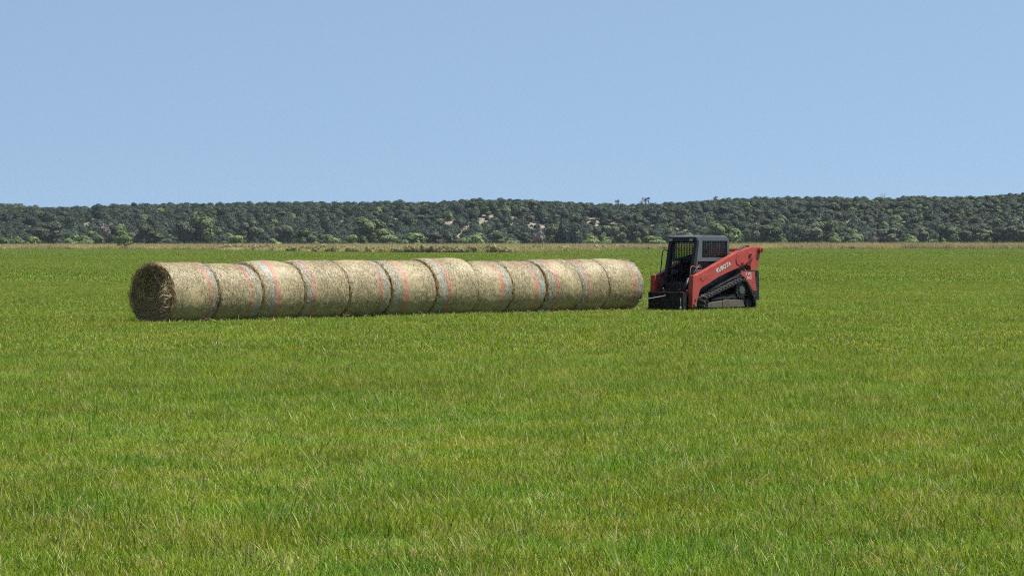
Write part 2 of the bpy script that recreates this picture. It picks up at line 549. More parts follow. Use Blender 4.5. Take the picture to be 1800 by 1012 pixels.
wsrc = []
for s in range(3):
    r = random.Random(50 + s)
    lobes = [(r.uniform(-1.2, 1.2), r.uniform(-0.8, 0.8), r.uniform(0.3, 0.75), r.uniform(0.35, 0.7), r.uniform(0.35, 0.7), r.uniform(0.3, 0.6)) for _ in range(8)]
    wsrc.append(source('weed_clump', leaf_cloud(700 + s, lobes, 520, 0.055, M_WEED, 'weed_clump', up=0.1, inner=0.9, elong=3.0)))
P, K, RZ, SC = [], [], [], []
for i in range(1700):
    p = RNG.uniform(-60, 1860)
    if p < 340 or p > 1190:
        if RNG.uniform() > 0.10: continue
    y = np.interp(p, EPX, EY) + abs(RNG.normal(0, 7)) - 2
    dens = 1.0 if 340 < p < 1190 else 0.5
    P.append((X_at(p, y), y, 0)); K.append(RNG.integers(0, 3)); RZ.append(RNG.uniform(0, 6.28))
    SC.append(min(1.5, 0.72 * math.exp(RNG.normal(0, 0.28))) * (1.0 if dens == 1 else 0.6))
scatter('weeds', P, K, RZ, np.array(SC), wsrc)

# ------------------------------------------------------------------ hill and woods
RIDGE = [(-200, 372), (0, 366), (100, 365), (220, 361), (400, 360), (540, 356), (640, 357), (700, 354), (760, 357), (830, 352), (900, 351), (1000, 357), (1100, 362), (1200, 356), (1300, 351), (1440, 349), (1560, 351), (1620, 347), (1700, 348), (1800, 340), (2000, 335)]
RP = np.array([a for a, _ in RIDGE], float); RYY = np.array([b for _, b in RIDGE], float)
HY0, HY1 = 1150.0, 1285.0
bump = sinnoise(21, 30, 0.03)
def hill_z(X, Y):
    px = 900 + F * X / HY1
    zr = (HOR - np.interp(px, RP, RYY)) * HY1 / F + CAM_H - 3.0
    t = np.clip((Y - HY0) / (HY1 - HY0), 0, 1)
    sh = t * t * (3 - 2 * t) * 0.55 + t * 0.45
    z = zr * sh - np.clip(Y - HY1, 0, 400) * 0.03
    p = np.stack([X, Y, np.zeros_like(X)], 1)
    return z + bump(p) * 0.7 * np.clip(t * 4, 0, 1) * np.clip((1.15 - t) * 3, 0, 1) - 0.02

def hill_mat():
    m, nt = new_mat('limestone_slope'); N = NT(nt)
    geo = N.n('ShaderNodeNewGeometry'); pos = geo.outputs['Position']
    f = N.noise(pos, 0.35, 6, 0.7)
    c = N.ramp(f, [(0.30, (0.07, 0.065, 0.035)), (0.45, (0.14, 0.12, 0.075)), (0.58, (0.27, 0.245, 0.185)), (0.72, (0.42, 0.395, 0.33))])
    b = N.n('ShaderNodeBsdfPrincipled'); b.inputs['Roughness'].default_value = 0.95
    N.l(c, b.inputs['Base Color'])
    bp = N.n('ShaderNodeBump'); bp.inputs['Strength'].default_value = 0.9; bp.inputs['Distance'].default_value = 0.6
    N.l(N.noise(pos, 0.9, 4), bp.inputs['Height']); N.l(bp.outputs[0], b.inputs['Normal'])
    out = N.n('ShaderNodeOutputMaterial'); N.l(b.outputs[0], out.inputs['Surface'])
    return m
gx = np.linspace(-420, 420, 169); gy = np.linspace(HY0 - 6, 1640, 100)
XX, YY = np.meshgrid(gx, gy)
Z = hill_z(XX.ravel(), YY.ravel()); Z = np.where(YY.ravel() < HY0, -0.3, Z)
ii = np.arange(99)[:, None] * 169 + np.arange(168)[None, :]
q = np.stack([ii, ii + 1, ii + 170, ii + 169], -1).reshape(-1, 4)
M_HILL = hill_mat()
tag(link('hill', np_mesh('hill', np.stack([XX.ravel(), YY.ravel(), Z], 1), [q], [M_HILL], smooth=True)), kind='structure')

# a farther ridge that shows above the first at two places
FARR = [(-250, 360), (-60, 358), (40, 361), (100, 369), (180, 380), (300, 392), (1150, 395), (1290, 372), (1340, 352), (1380, 349), (1420, 358), (1500, 380), (1900, 395), (2100, 395)]
FP = np.array([a for a, _ in FARR], float); FYY = np.array([b for _, b in FARR], float)
def far_z(X, Y):
    px = 900 + F * X / 2150.0
    zr = (HOR - np.interp(px, FP, FYY)) * 2150 / F + CAM_H - 5.5
    t = np.clip((Y - 1900) / 250, 0, 1)
    return zr * t * t * (3 - 2 * t) - np.clip(Y - 2150, 0, 300) * 0.05 - 0.05
gx = np.linspace(-620, 620, 125); gy = np.linspace(1895, 2330, 30)
XX, YY = np.meshgrid(gx, gy)
ii = np.arange(29)[:, None] * 125 + np.arange(124)[None, :]
q = np.stack([ii, ii + 1, ii + 126, ii + 125], -1).reshape(-1, 4)
tag(link('hills', np_mesh('hills', np.stack([XX.ravel(), YY.ravel(), far_z(XX.ravel(), YY.ravel())], 1), [q], [M_HILL], smooth=True)), kind='structure')

# tree prototypes, all about one unit wide and one unit high
def lobes_round(seed, n, zlo, zhi, rlo, rhi, spread, flat=0.85):
    r = random.Random(seed); out = []
    for i in range(n):
        a = r.uniform(0, 6.283); d = spread * math.sqrt(r.uniform(0, 1))
        z = r.uniform(zlo, zhi)
        k = 1.0 - 0.45 * max(0.0, (z - zlo) / max(zhi - zlo, 1e-3)) ** 1.5
        rr = r.uniform(rlo, rhi)
        out.append((math.cos(a) * d * k, math.sin(a) * d * k, z, rr, rr, rr * flat))
    return out

def oak_mesh(seed, mat, n=2800):
    return leaf_cloud(seed, lobes_round(seed, 17, 0.28, 0.84, 0.10, 0.19, 0.40, 0.75), n, 0.022, mat, 'oak_crown')
def bush_mesh(seed, mat, n=2400):
    return leaf_cloud(seed, lobes_round(seed, 13, 0.12, 0.78, 0.13, 0.24, 0.36, 0.8), n, 0.026, mat, 'bush_crown')
def cedar_mesh(seed, mat, n=2200):
    r = random.Random(seed)
    lobes = []
    for i in range(14):
        z = 0.16 + 0.68 * i / 13; w = 0.46 * math.sqrt(max(0.05, 1 - ((z - 0.38) / 0.58) ** 2))
        a = r.uniform(0, 6.28); d = w * r.uniform(0.3, 0.62)
        rr = max(0.09, w * r.uniform(0.55, 0.75))
        lobes.append((math.cos(a) * d, math.sin(a) * d, z, rr, rr, rr * 0.9))
    return leaf_cloud(seed, lobes, n, 0.025, mat, 'cedar_crown', up=0.3)
def twig_mesh(seed, mat, n=900):
    return leaf_cloud(seed, lobes_round(seed, 14, 0.15, 0.80, 0.12, 0.2, 0.36), n, 0.011, mat, 'twig_crown', inner=0.9, elong=3.2)

def trunk_mesh(seed, mat, crown_z=0.35, limbs=5, r0=0.035, spread=0.28):
    r = random.Random(seed); b = MB()
    fork = (r.uniform(-0.03, 0.03), r.uniform(-0.03, 0.03), crown_z * 0.55)
    b.tube([(0, 0, -0.02), (fork[0] * 0.4, fork[1] * 0.4, crown_z * 0.3), fork], r0, 8, 0, r0 * 0.75)
    for i in range(limbs):
        a = 6.283 * i / limbs + r.uniform(-0.4, 0.4)
        e = (math.cos(a) * spread * r.uniform(0.6, 1), math.sin(a) * spread * r.uniform(0.6, 1), crown_z + r.uniform(0.15, 0.4))
        mid = (fork[0] + (e[0] - fork[0]) * 0.55, fork[1] + (e[1] - fork[1]) * 0.55, fork[2] + (e[2] - fork[2]) * 0.42)
        b.tube([fork, mid, e], r0 * 0.6, 6, 0, r0 * 0.15)
    o = b.build('trunk', mat); me = o.data
    bpy.data.objects.remove(o)
    return me

CROWN = {
    'oak': [oak_mesh(31 + i, M_OAK) for i in range(4)],
    'green': [oak_mesh(41 + i, M_GREENOAK) for i in range(4)],
    'bush': [bush_mesh(51 + i, M_BUSH) for i in range(4)],
    'dark': [bush_mesh(61 + i, M_GREENOAK) for i in range(3)],
    'cedar': [cedar_mesh(71 + i, M_CEDAR) for i in range(3)],
    'grey': [twig_mesh(81 + i, M_GREY) for i in range(3)],
}
TRUNK = {
    'oak': [trunk_mesh(91 + i, M_BARK) for i in range(3)],
    'green': [trunk_mesh(94 + i, M_BARK) for i in range(3)],
    'bush': [trunk_mesh(97 + i, M_BARK, 0.2, 6, 0.014, 0.3) for i in range(2)],
    'dark': [trunk_mesh(101 + i, M_BARK, 0.2, 5, 0.02, 0.3) for i in range(2)],
    'cedar': [trunk_mesh(104 + i, M_BARK, 0.3, 4, 0.025, 0.14) for i in range(2)],
    'grey': [trunk_mesh(107 + i, M_SNAG, 0.25, 8, 0.02, 0.34) for i in range(2)],
}
NAME = {'oak': ('oak_tree', 'tree'), 'green': ('oak_tree', 'tree'), 'bush': ('bush', 'bush'), 'dark': ('bush', 'bush'), 'cedar': ('cedar_tree', 'tree'), 'grey': ('brush', 'brush')}

def plant_tree(kind, px, top, w_px, label, Y=None, base_z=0.0, group=None, name=None, cat=None):
    if Y is None: Y = 1122 + random.uniform(0, 22)
    h = (HOR + F * (CAM_H - base_z) / Y - top) * Y / F
    w = w_px * Y / F * 1.12
    nm, ct = NAME[kind]
    root = empty(name or nm, (X_at(px, Y), Y, base_z), random.uniform(0, 6.28))
    root.scale = (w, w, h)
    tag(root, label, cat or ct, group or 'trees and bushes along the foot of the hill')
    link('trunk', random.choice(TRUNK[kind]), root)
    link('crown', random.choice(CROWN[kind]), root)
    return root

# each tree and bush of the front line: kind, column, top row, width, label
TREES = [
    ('dark', 8, 411, 40, 'dark green bush at the very left end of the tree line'),
    ('bush', 29, 413, 26, 'round green bush, second from the left end of the tree line'),
    ('bush', 58, 412, 32, 'light green bush beneath the left side of the broad leaning oak'),
    ('oak', 86, 387, 62, 'broad dark oak with bare forked trunk, left of the lone field tree'),
    ('bush', 126, 409, 34, 'pale green bush just right of the broad forked oak'),
    ('bush', 150, 410, 30, 'pale green bush between the forked oak and a dark bush'),
    ('dark', 173, 412, 27, 'low dark bush, nearest the lone field tree on its left'),
    ('grey', 190, 387, 46, 'tall grey leafless brush behind the lone field tree'),
    ('oak', 203, 393, 30, 'narrow dark oak directly behind the lone field tree'),
    ('oak', 250, 388, 38, 'greyish oak behind the left edge of the first bale'),
    ('dark', 278, 402, 48, 'dark green spreading bush above the first bale'),
    ('oak', 324, 384, 46, 'left half of the great dark oak pair above the first and second bale'),
    ('green', 358, 376, 56, 'tallest dark oak above the gap of the first two bales'),
    ('bush', 417, 412, 40, 'bright green rounded bush above the second bale'),
    ('oak', 437, 384, 46, 'dark oak behind the bright rounded bush of the second bale'),
    ('bush', 481, 416, 28, 'small bright green bush above the third bale'),
    ('oak', 499, 391, 42, 'grey green oak above the third bale, behind a small bright bush'),
    ('green', 538, 398, 40, 'rounded green oak above the joint of third and fourth bales'),
    ('bush', 584, 408, 36, 'light green bush above the middle of the fourth bale'),
    ('bush', 617, 411, 30, 'light green bush above the joint of fourth and fifth bales'),
    ('dark', 641, 412, 20, 'small dark bush between two light bushes above the fifth bale'),
    ('green', 648, 373, 62, 'large green oak rising high above the fifth bale', ),
    ('bush', 679, 400, 46, 'tall light green bush above the right side of the fifth bale'),
    ('bush', 728, 404, 54, 'wide bright green bush above the sixth bale'),
    ('oak', 766, 407, 42, 'low grey green oak above the joint of sixth and seventh bales'),
    ('oak', 792, 404, 30, 'low grey green oak left of the foot of the pale gully'),
    ('bush', 812, 415, 24, 'small pale bush at the foot of the pale gully'),
    ('bush', 836, 405, 38, 'bright green bush just right of the foot of the pale gully'),
    ('dark', 880, 404, 38, 'dark green bush above the joint of eighth and ninth bales'),
    ('bush', 898, 415, 32, 'low light green bush above the ninth bale'),
    ('grey', 946, 402, 30, 'grey brush below the pale rocky ledges on the slope'),
    ('green', 973, 391, 36, 'green oak right of the pale rocky ledges, above the tenth bale'),
    ('cedar', 991, 388, 26, 'tall dark narrow cedar above the tenth bale'),
    ('cedar', 1015, 391, 30, 'dark cedar above the joint of tenth and eleventh bales'),
    ('bush', 1037, 407, 34, 'light green bush above the eleventh bale'),
    ('oak', 1056, 393, 32, 'dark oak behind light bushes above the eleventh bale'),
    ('bush', 1062, 409, 24, 'small light bush under the dark oak of the eleventh bale'),
    ('oak', 1086, 392, 36, 'dark oak above the left half of the last bale'),
    ('oak', 1113, 390, 34, 'tall dark oak above the right end of the last bale'),
    ('green', 1136, 393, 32, 'green oak just right of the last bale'),
    ('bush', 1120, 415, 16, 'tiny light bush in front of the oaks over the last bale'),
    ('bush', 1150, 413, 46, 'long light green bush left of the loader cab'),
    ('oak', 1176, 396, 28, 'dark oak just left of the loader cab roof'),
    ('bush', 1208, 405, 26, 'light bush peeking over the front of the loader cab roof'),
    ('green', 1262, 383, 50, 'large green oak rising behind the loader cab roof'),
    ('bush', 1296, 396, 42, 'olive green bush above the loader arm'),
    ('oak', 1322, 389, 32, 'dark oak above the rear end of the loader arm'),
    ('green', 1352, 392, 58, 'broad olive green tree just right of the loader arm'),
    ('bush', 1377, 414, 16, 'small bright bush at the foot of the broad olive tree'),
    ('cedar', 1405, 392, 46, 'solid dark rounded cedar at the meadow edge, right of the loader'),
    ('oak', 1440, 387, 46, 'grey dark oak right of the solid dark cedar'),
    ('green', 1462, 380, 36, 'tall lighter oak second right of the solid dark cedar'),
    ('bush', 1464, 411, 32, 'light green bush beneath the tall lighter oak'),
    ('oak', 1492, 412, 42, 'low grey green thicket between light bush and bare brown brush'),
    ('bush', 1504, 397, 28, 'yellowish green small tree left of the bare brown brush'),
    ('grey', 1536, 399, 28, 'bare brown brush with drooping twigs in the right tree line'),
    ('oak', 1562, 397, 52, 'dark dense oak just right of the bare brown brush'),
    ('bush', 1600, 407, 28, 'light bush under the white rock outcrop'),
    ('oak', 1624, 396, 40, 'dark oak right of the white rock outcrop'),
    ('bush', 1647, 418, 12, 'tiny grey green bush at the meadow edge, left one of a pair'),
    ('bush', 1659, 417, 13, 'tiny grey green bush at the meadow edge, right one of a pair'),
    ('green', 1667, 393, 48, 'green oak behind the pair of tiny meadow bushes'),
    ('oak', 1706, 393, 46, 'dark oak fourth from the right end of the tree line'),
    ('green', 1732, 399, 38, 'low green oak third from the right end of the tree line'),
    ('oak', 1762, 395, 46, 'very dark oak second from the right end of the tree line'),
    ('oak', 1794, 391, 54, 'very dark oak at the right end of the tree line'),
]
for t in TREES:
    kind, px, top, w, lab = t[:5]
    tall = top < 400
    plant_tree(kind, px, top, w, lab, Y=(1136 + random.uniform(0, 12)) if tall else (1120 + random.uniform(0, 10)))

M_MESQ = leaf_mat('mesquite_leaves', [(0, (0.10, 0.15, 0.035)), (0.6, (0.17, 0.235, 0.06)), (1, (0.25, 0.31, 0.11))], obj_var=0, transl=0.2)
# the lone tree at the field edge and a brown bush
def lone_tree():
    Y = 981.0
    root = empty('mesquite_tree', (X_at(217, Y), Y, 0))
    tag(root, 'small lone green tree standing at the left field edge before the meadow', 'tree')
    lobes = [(0, 0, 5.6, 0.9, 0.9, 0.7), (0.7, 0.2, 4.9, 1.1, 1.1, 0.7), (-0.6, 0, 4.7, 1.0, 1, 0.7), (-1.6, 0, 3.7, 1.3, 1.2, 0.8), (1.6, 0.2, 3.5, 1.3, 1.2, 0.9),
             (0.2, -0.5, 3.9, 1.4, 1.3, 0.9), (-2.1, 0.1, 2.7, 0.9, 0.9, 0.6), (2.2, 0, 2.3, 0.9, 0.9, 0.6), (-0.4, 0, 2.6, 1.2, 1.2, 0.6), (1.1, -0.3, 1.9, 1.0, 1, 0.6), (-1.4, 0, 1.7, 0.8, 0.8, 0.5), (0.5, 0.3, 6.3, 0.5, 0.5, 0.5)]
    link('crown', leaf_cloud(900, lobes, 1900, 0.12, M_MESQ, 'mesquite_crown'), root)
    b = MB()
    b.tube([(0.9, 0, 0), (0.8, 0, 0.9), (0.5, 0, 1.7), (0.1, 0, 3.0), (0, 0, 5.2)], 0.17, 8, 0, 0.04)
    b.tube([(0.8, 0, 0.9), (-0.6, 0.1, 2.0), (-1.7, 0, 3.4)], 0.10, 6, 0, 0.03)
    b.tube([(0.7, 0, 1.2), (1.4, 0.1, 2.2), (1.7, 0, 3.3)], 0.09, 6, 0, 0.03)
    b.build('trunk', M_BARK, root)
lone_tree()
def small_bush():
    Y = 985.0
    root = empty('bush', (X_at(121, Y), Y, 0))
    tag(root, 'small brown bush at the field edge left of the lone tree', 'bush')
    lobes = [(-0.7, 0, 0.45, 0.6, 0.6, 0.45), (0.1, 0, 0.6, 0.7, 0.6, 0.55), (0.9, 0, 0.4, 0.6, 0.5, 0.4)]
    link('crown', leaf_cloud(910, lobes, 420, 0.08, M_WEED, 'bush_crown'), root)
    b = MB()
    for k in range(5): b.tube([(0, 0, 0), (-0.8 + 0.4 * k, 0.1, 0.6)], 0.03, 5, 0, 0.01)
    b.build('stem', M_BARK, root)
small_bush()

# bare treetops on the ridge
def snag(px, top, w_px, label, seed, leafy=0):
    Y = 1292.0; X = X_at(px, Y)
    z = float(hill_z(np.array([X]), np.array([Y]))[0])
    h = (HOR - top) * Y / F + CAM_H - z; w = 0.8 * w_px * Y / F
    root = empty('dead_tree', (X, Y, z))
    tag(root, label, 'dead tree')
    r = random.Random(seed); b = MB()
    b.tube([(0, 0, -0.3), (0.1 * w, 0, h * 0.55), (0.02 * w, 0, h)], 0.16, 6, 0, 0.04)
    for i in range(9):
        t = r.uniform(0.35, 0.85); a = r.uniform(0, 6.28)
        s = (0.06 * w, 0, h * t); e = (math.cos(a) * w * 0.5, math.sin(a) * w * 0.5, h * min(1.0, t + r.uniform(0.1, 0.3)))
        m = ((s[0] + e[0]) / 2, (s[1] + e[1]) / 2, (s[2] + e[2]) / 2 - 0.1 * h)
        b.tube([s, m, e], 0.08, 5, 0, 0.02)
        for j in range(2):
            e2 = (e[0] * r.uniform(0.5, 1.2), e[1] * r.uniform(0.5, 1.2), e[2] + r.uniform(0.0, 0.12) * h)
            b.tube([m, e2], 0.04, 4, 0, 0.012)
    b.build('trunk', M_SNAG, root)
    if leafy:
        lob = [(r.uniform(-0.4, 0.4) * w, r.uniform(-0.3, 0.3) * w, h * r.uniform(0.55, 0.95), 0.15 * w, 0.15 * w, 0.09 * h) for _ in range(11)]
        link('crown', leaf_cloud(seed, lob, 190, 0.14, M_GREY, 'sparse_crown', inner=0.8, elong=1.6), root)
snag(1134, 347, 24, 'dead treetop with ragged brown branches, left one on the ridge above the loader', 3, 1)
snag(1087, 351, 16, 'thin ragged treetop on the ridge above the last bale', 4, 1)
snag(1551, 340, 14, 'bare twiggy dead treetop on the ridge in the right half', 5)
snag(1473, 344, 20, 'pale half bare treetop on the ridge above the tall lighter oak', 6, 1)
snag(1258, 345, 12, 'pointed half bare treetop on the ridge above the loader cab', 8, 1)

# pale clearings on the slope, each a run of (column, row) with a half width
CLEAR = [([(845, 376), (842, 382), (848, 386), (850, 392), (846, 398)], 5.5), ([(862, 376), (856, 384)], 3), ([(833, 386), (825, 391), (821, 398), (812, 406), (803, 414)], 4.5),
         ([(803, 377), (797, 385), (790, 394)], 4), ([(878, 402), (862, 408), (858, 414)], 5), ([(897, 396), (878, 402)], 2.5),
         ([(606, 376), (609, 381)], 4), ([(585, 391), (598, 386), (606, 384)], 3.5), ([(693, 386)], 3), ([(713, 397)], 2.5), ([(740, 377)], 2.5),
         ([(940, 383), (936, 392), (933, 402)], 4), ([(945, 396), (958, 394), (968, 396), (960, 402), (950, 400)], 4.5), ([(907, 381), (900, 386)], 3), ([(1030, 394), (1040, 390), (1036, 384)], 3), ([(1046, 395), (1052, 394)], 3.2),
         ([(1076, 397), (1083, 394)], 3.8), ([(148, 390), (170, 388)], 3), ([(42, 398), (55, 396)], 3), ([(12, 391)], 3.5), ([(38, 394)], 3), ([(82, 391)], 2.5), ([(301, 413), (304, 406)], 3.5), ([(380, 386)], 3), ([(1143, 398), (1141, 394)], 2.5),
         ([(1200, 407), (1206, 404)], 3), ([(1186, 403)], 2.5), ([(1584, 394), (1588, 390)], 4), ([(1665, 389)], 3), ([(1490, 383)], 2.5), ([(450, 380)], 2.5), ([(1540, 402), (1548, 398)], 3)]
cl = []
for pts, rr in CLEAR:
    for a, b in zip(pts, pts[1:] + pts[-1:]):
        for k in range(3):
            cl.append((a[0] + (b[0] - a[0]) * k / 3, a[1] + (b[1] - a[1]) * k / 3, rr))
cl = np.array(cl); cl[:, 2] = np.where(cl[:, 2] > 4.2, cl[:, 2] * 0.40, cl[:, 2] * 0.75)
hsrc_def = [('cedar', 0), ('cedar', 1), ('cedar', 2), ('green', 0), ('green', 2), ('oak', 1), ('oak', 3), ('bush', 1), ('grey', 0), ('dark', 0), ('dark', 1)]
M_WOOD = leaf_mat('dark_oak_leaves', [(0, (0.030, 0.046, 0.024)), (0.6, (0.046, 0.064, 0.033)), (1, (0.068, 0.086, 0.046))], obj_var=0.3, transl=0.12)  # darker oak leaf colour for the hillside woods
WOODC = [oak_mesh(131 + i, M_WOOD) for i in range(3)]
hsrc = [source('wood_tree', CROWN[k][i]) for k, i in hsrc_def] + [source('wood_tree', m_) for m_ in WOODC]
P, K, RZ, SC = [], [], [], []
wn = sinnoise(33, 20, 0.022)
for y in np.arange(HY0 + 2, 1420, 3.9):
    step = 4.1
    hw = 0.36 * y / 2 + 45
    xs = np.arange(-hw, hw, step)
    X = xs + RNG.uniform(-1.7, 1.7, len(xs)); Y = y + RNG.uniform(-1.7, 1.7, len(xs))
    zz = hill_z(X, Y)
    tones = wn(np.stack([X, Y, np.zeros_like(X)], 1))
    for x_, y_, z_, tn in zip(X, Y, zz, tones):
        pxx, pyy = px_of(x_, y_, z_)
        right = np.clip((pxx - 1100) / 500, 0, 1)
        u = RNG.uniform()
        if u < 0.66 - 0.32 * right + 0.14 * tn: k = RNG.integers(0, 3)
        elif u < 0.90: k = RNG.integers(3, 7)
        elif u < 0.915: k = 7
        elif u < 0.945: k = 8
        else: k = RNG.integers(9, 11)
        if 3 <= k < 7 and RNG.uniform() > 0.22 + 0.40 * right: k = RNG.integers(11, 14)
        w = min(8.5, (4.6 if k < 3 else 4.9) * math.exp(RNG.normal(0.0, 0.26)))
        if y_ > 1262: w = min(w, 5.0)
        if k == 8: w = RNG.uniform(3, 4.5)
        w = min(w, 6.4); h = w * RNG.uniform(0.72, 1.02)
        if y_ > 1255: h = min(h, RNG.uniform(3.4, 4.6))
        hp = h * F / y_; wp = w * F / y_
        cx, cy = pxx, pyy - hp * 0.5
        dx = np.maximum(np.abs(cl[:, 0] - cx) - cl[:, 2], 0) / (wp * 0.5); dy = np.maximum(np.abs(cl[:, 1] - cy) - cl[:, 2] * 0.6, 0) / (hp * 0.5)
        if (dx * dx + dy * dy).min() < 0.28:
            if RNG.uniform() > 0.55: continue
            w = RNG.uniform(1.1, 2.9); h = w * RNG.uniform(0.7, 1.0); k = RNG.integers(0, 3) if RNG.uniform() < 0.6 else RNG.integers(9, 11)
        P.append((x_, y_, z_ - 0.2)); K.append(k); RZ.append(RNG.uniform(0, 6.28)); SC.append((w, w, h))
o = scatter('woods', P, K, RZ, np.array(SC), hsrc)
P, K, RZ, SC = [], [], [], []
for y in np.arange(2080, 2200, 6):
    xs = np.concatenate([np.arange(X_at(-120, y), X_at(180, y), 5), np.arange(X_at(1270, y), X_at(1500, y), 5)])
    X = xs + RNG.uniform(-2, 2, len(xs)); Y = y + RNG.uniform(-2, 2, len(xs)); zz = far_z(X, Y)
    for x_, y_, z_ in zip(X, Y, zz):
        P.append((x_, y_, z_ - 0.2)); K.append(RNG.integers(0, 7)); RZ.append(RNG.uniform(0, 6.28)); w = RNG.uniform(5, 9); SC.append((w, w, w * 0.9))
scatter('far_woods', P, K, RZ, np.array(SC), hsrc)

# wire fence along the right field edge
def fence():
    Y = 1014.0
    xs = [X_at(p, Y) for p in (1409, 1424, 1440, 1461, 1481, 1501, 1527, 1551, 1572, 1592, 1603, 1623, 1644, 1664, 1685, 1705, 1726, 1746, 1768, 1790)]
    root = empty('wire_fence', (xs[0], Y, 0))
    tag(root, 'low wire fence of thin dark posts along the right field edge', 'fence')
    for i, x in enumerate(xs):
        b = MB(); h = random.uniform(1.2, 1.5); dx = random.uniform(-0.06, 0.06)
        b.tube([(x - xs[0], 0, -0.1), (x - xs[0] + dx, 0, h)], 0.075, 6)
        b.build('post', M_BARK, root)
    b = MB()
    for z in (0.45, 0.8, 1.12):
        b.tube([(0, -0.08, z), (xs[-1] - xs[0], -0.08, z)], 0.008, 4)
    b.build('wire', M_SNAG, root)
fence()

# ------------------------------------------------------------------ hay bales
def straw_mat(name, stops, var=0.0):
    m, nt = new_mat(name); N = NT(nt)
    geo = N.n('ShaderNodeNewGeometry')
    c = N.ramp(geo.outputs['Random Per Island'], stops)
    b = N.n('ShaderNodeBsdfPrincipled'); b.inputs['Roughness'].default_value = 0.5; b.inputs['Specular IOR Level'].default_value = 0.3
    N.l(c, b.inputs['Base Color'])
    out = N.n('ShaderNodeOutputMaterial'); N.l(b.outputs[0], out.inputs['Surface'])
    return m
M_STRAW = straw_mat('straw', [(0, (0.11, 0.08, 0.035)), (0.4, (0.24, 0.19, 0.095)), (0.8, (0.38, 0.32, 0.19)), (1, (0.55, 0.49, 0.34))])
M_STRAWD = straw_mat('weathered_straw', [(0, (0.08, 0.048, 0.020)), (0.5, (0.25, 0.155, 0.062)), (0.8, (0.48, 0.33, 0.15)), (1, (0.74, 0.57, 0.32))])
M_TUFT = straw_mat('reddish_straw', [(0, (0.20, 0.13, 0.065)), (0.5, (0.46, 0.33, 0.19)), (1, (0.68, 0.53, 0.34))])

def netwrap_mat():
    m, nt = new_mat('net_wrap'); N = NT(nt)
    uv = N.n('ShaderNodeUVMap'); uv.uv_map = 'UVMap'
    oi = N.n('ShaderNodeObjectInfo')
    comb = N.n('ShaderNodeCombineXYZ'); N.l(N.math('MULTIPLY', oi.outputs['Random'], 40.0), comb.inputs[2])
    def mapped(sx, sy):
        mp = N.n('ShaderNodeMapping'); mp.inputs['Scale'].default_value = (sx, sy, 1)
        add = N.n('ShaderNodeVectorMath', operation='ADD')
        N.l(uv.outputs[0], add.inputs[0]); N.l(comb.outputs[0], add.inputs[1])
        N.l(add.outputs[0], mp.inputs['Vector'])
        return mp.outputs[0]
    fine = N.noise(mapped(34, 15), 1.0, 6, 0.78)
    c = N.ramp(fine, [(0.32, (0.066, 0.044, 0.016)), (0.43, (0.190, 0.141, 0.057)), (0.53, (0.340, 0.277, 0.132)), (0.66, (0.52, 0.455, 0.26))])
    # net threads running round the bale
    wv = N.n('ShaderNodeTexWave', wave_type='BANDS', bands_direction='X'); wv.inputs['Scale'].default_value = 12.0; wv.inputs['Distortion'].default_value = 2.5
    wv.inputs['Detail'].default_value = 2; wv.inputs['Detail Scale'].default_value = 3.0
    N.l(mapped(1, 1), wv.inputs['Vector'])
    c = N.mix(N.math('MULTIPLY', N.ramp(wv.outputs['Fac'], [(0.6, (0, 0, 0)), (0.95, (1, 1, 1))]), 0.22), c, (0.48, 0.45, 0.36))
    # broad mottling: green grey, brown and mauve casts in the wrap
    mott = N.noise(mapped(2.2, 1.3), 1.0, 4, 0.6)
    c = N.mix(0.75, c, N.mix(1.0, c, N.ramp(mott, [(0.30, (0.70, 0.70, 0.62)), (0.5, (1, 0.98, 0.92)), (0.7, (1.1, 1.0, 0.95))]), 'MULTIPLY'))
    m2 = N.noise(mapped(1.1, 0.9), 3.0, 3, 0.6)
    c = N.mix(N.ramp(m2, [(0.58, (0, 0, 0)), (0.74, (0.35, 0.35, 0.35))]), c, (0.20, 0.22, 0.17))
    # coloured thread bands near one edge of the net; 'band' holds their place along the bale
    sep = N.n('ShaderNodeSeparateXYZ'); N.l(uv.outputs[0], sep.inputs[0])
    at = N.n('ShaderNodeAttribute', attribute_type='OBJECT', attribute_name='band')
    wob = N.math('MULTIPLY', N.math('SUBTRACT', N.noise(mapped(0.5, 1.6), 1.0, 2), 0.5), 0.10)
    u = N.math('ADD', sep.outputs[0], wob)
    def band(pos_socket, half):
        d = N.math('ABSOLUTE', N.math('SUBTRACT', u, pos_socket))
        return N.math('MULTIPLY', N.math('SUBTRACT', 1.0, N.math('DIVIDE', d, half)), 3.0, True)
    brk = N.ramp(N.noise(mapped(45, 22), 1.0, 3, 0.7), [(0.32, (0.25,) * 3), (0.55, (1, 1, 1))])
    patchy = N.ramp(N.noise(mapped(1.0, 1.0), 2.0, 2), [(0.3, (0.35,) * 3), (0.6, (1, 1, 1))])
    k = N.math('MULTIPLY', brk, patchy)
    c = N.mix(N.math('MULTIPLY', N.math('MULTIPLY', band(at.outputs['Fac'], 0.085), k), 0.95), c, (0.46, 0.125, 0.10))
    at2 = N.n('ShaderNodeAttribute', attribute_type='OBJECT', attribute_name='blue_band')
    c = N.mix(N.math('MULTIPLY', N.math('MULTIPLY', band(at2.outputs['Fac'], 0.11), k), 0.72), c, (0.24, 0.30, 0.35))
    b = N.n('ShaderNodeBsdfPrincipled'); b.inputs['Roughness'].default_value = 0.42; b.inputs['Specular IOR Level'].default_value = 0.6
    N.l(c, b.inputs['Base Color'])
    bp = N.n('ShaderNodeBump'); bp.inputs['Strength'].default_value = 0.8; bp.inputs['Distance'].default_value = 0.02
    N.l(fine, bp.inputs['Height']); N.l(bp.outputs[0], b.inputs['Normal'])
    out = N.n('ShaderNodeOutputMaterial'); N.l(b.outputs[0], out.inputs['Surface'])
    return m
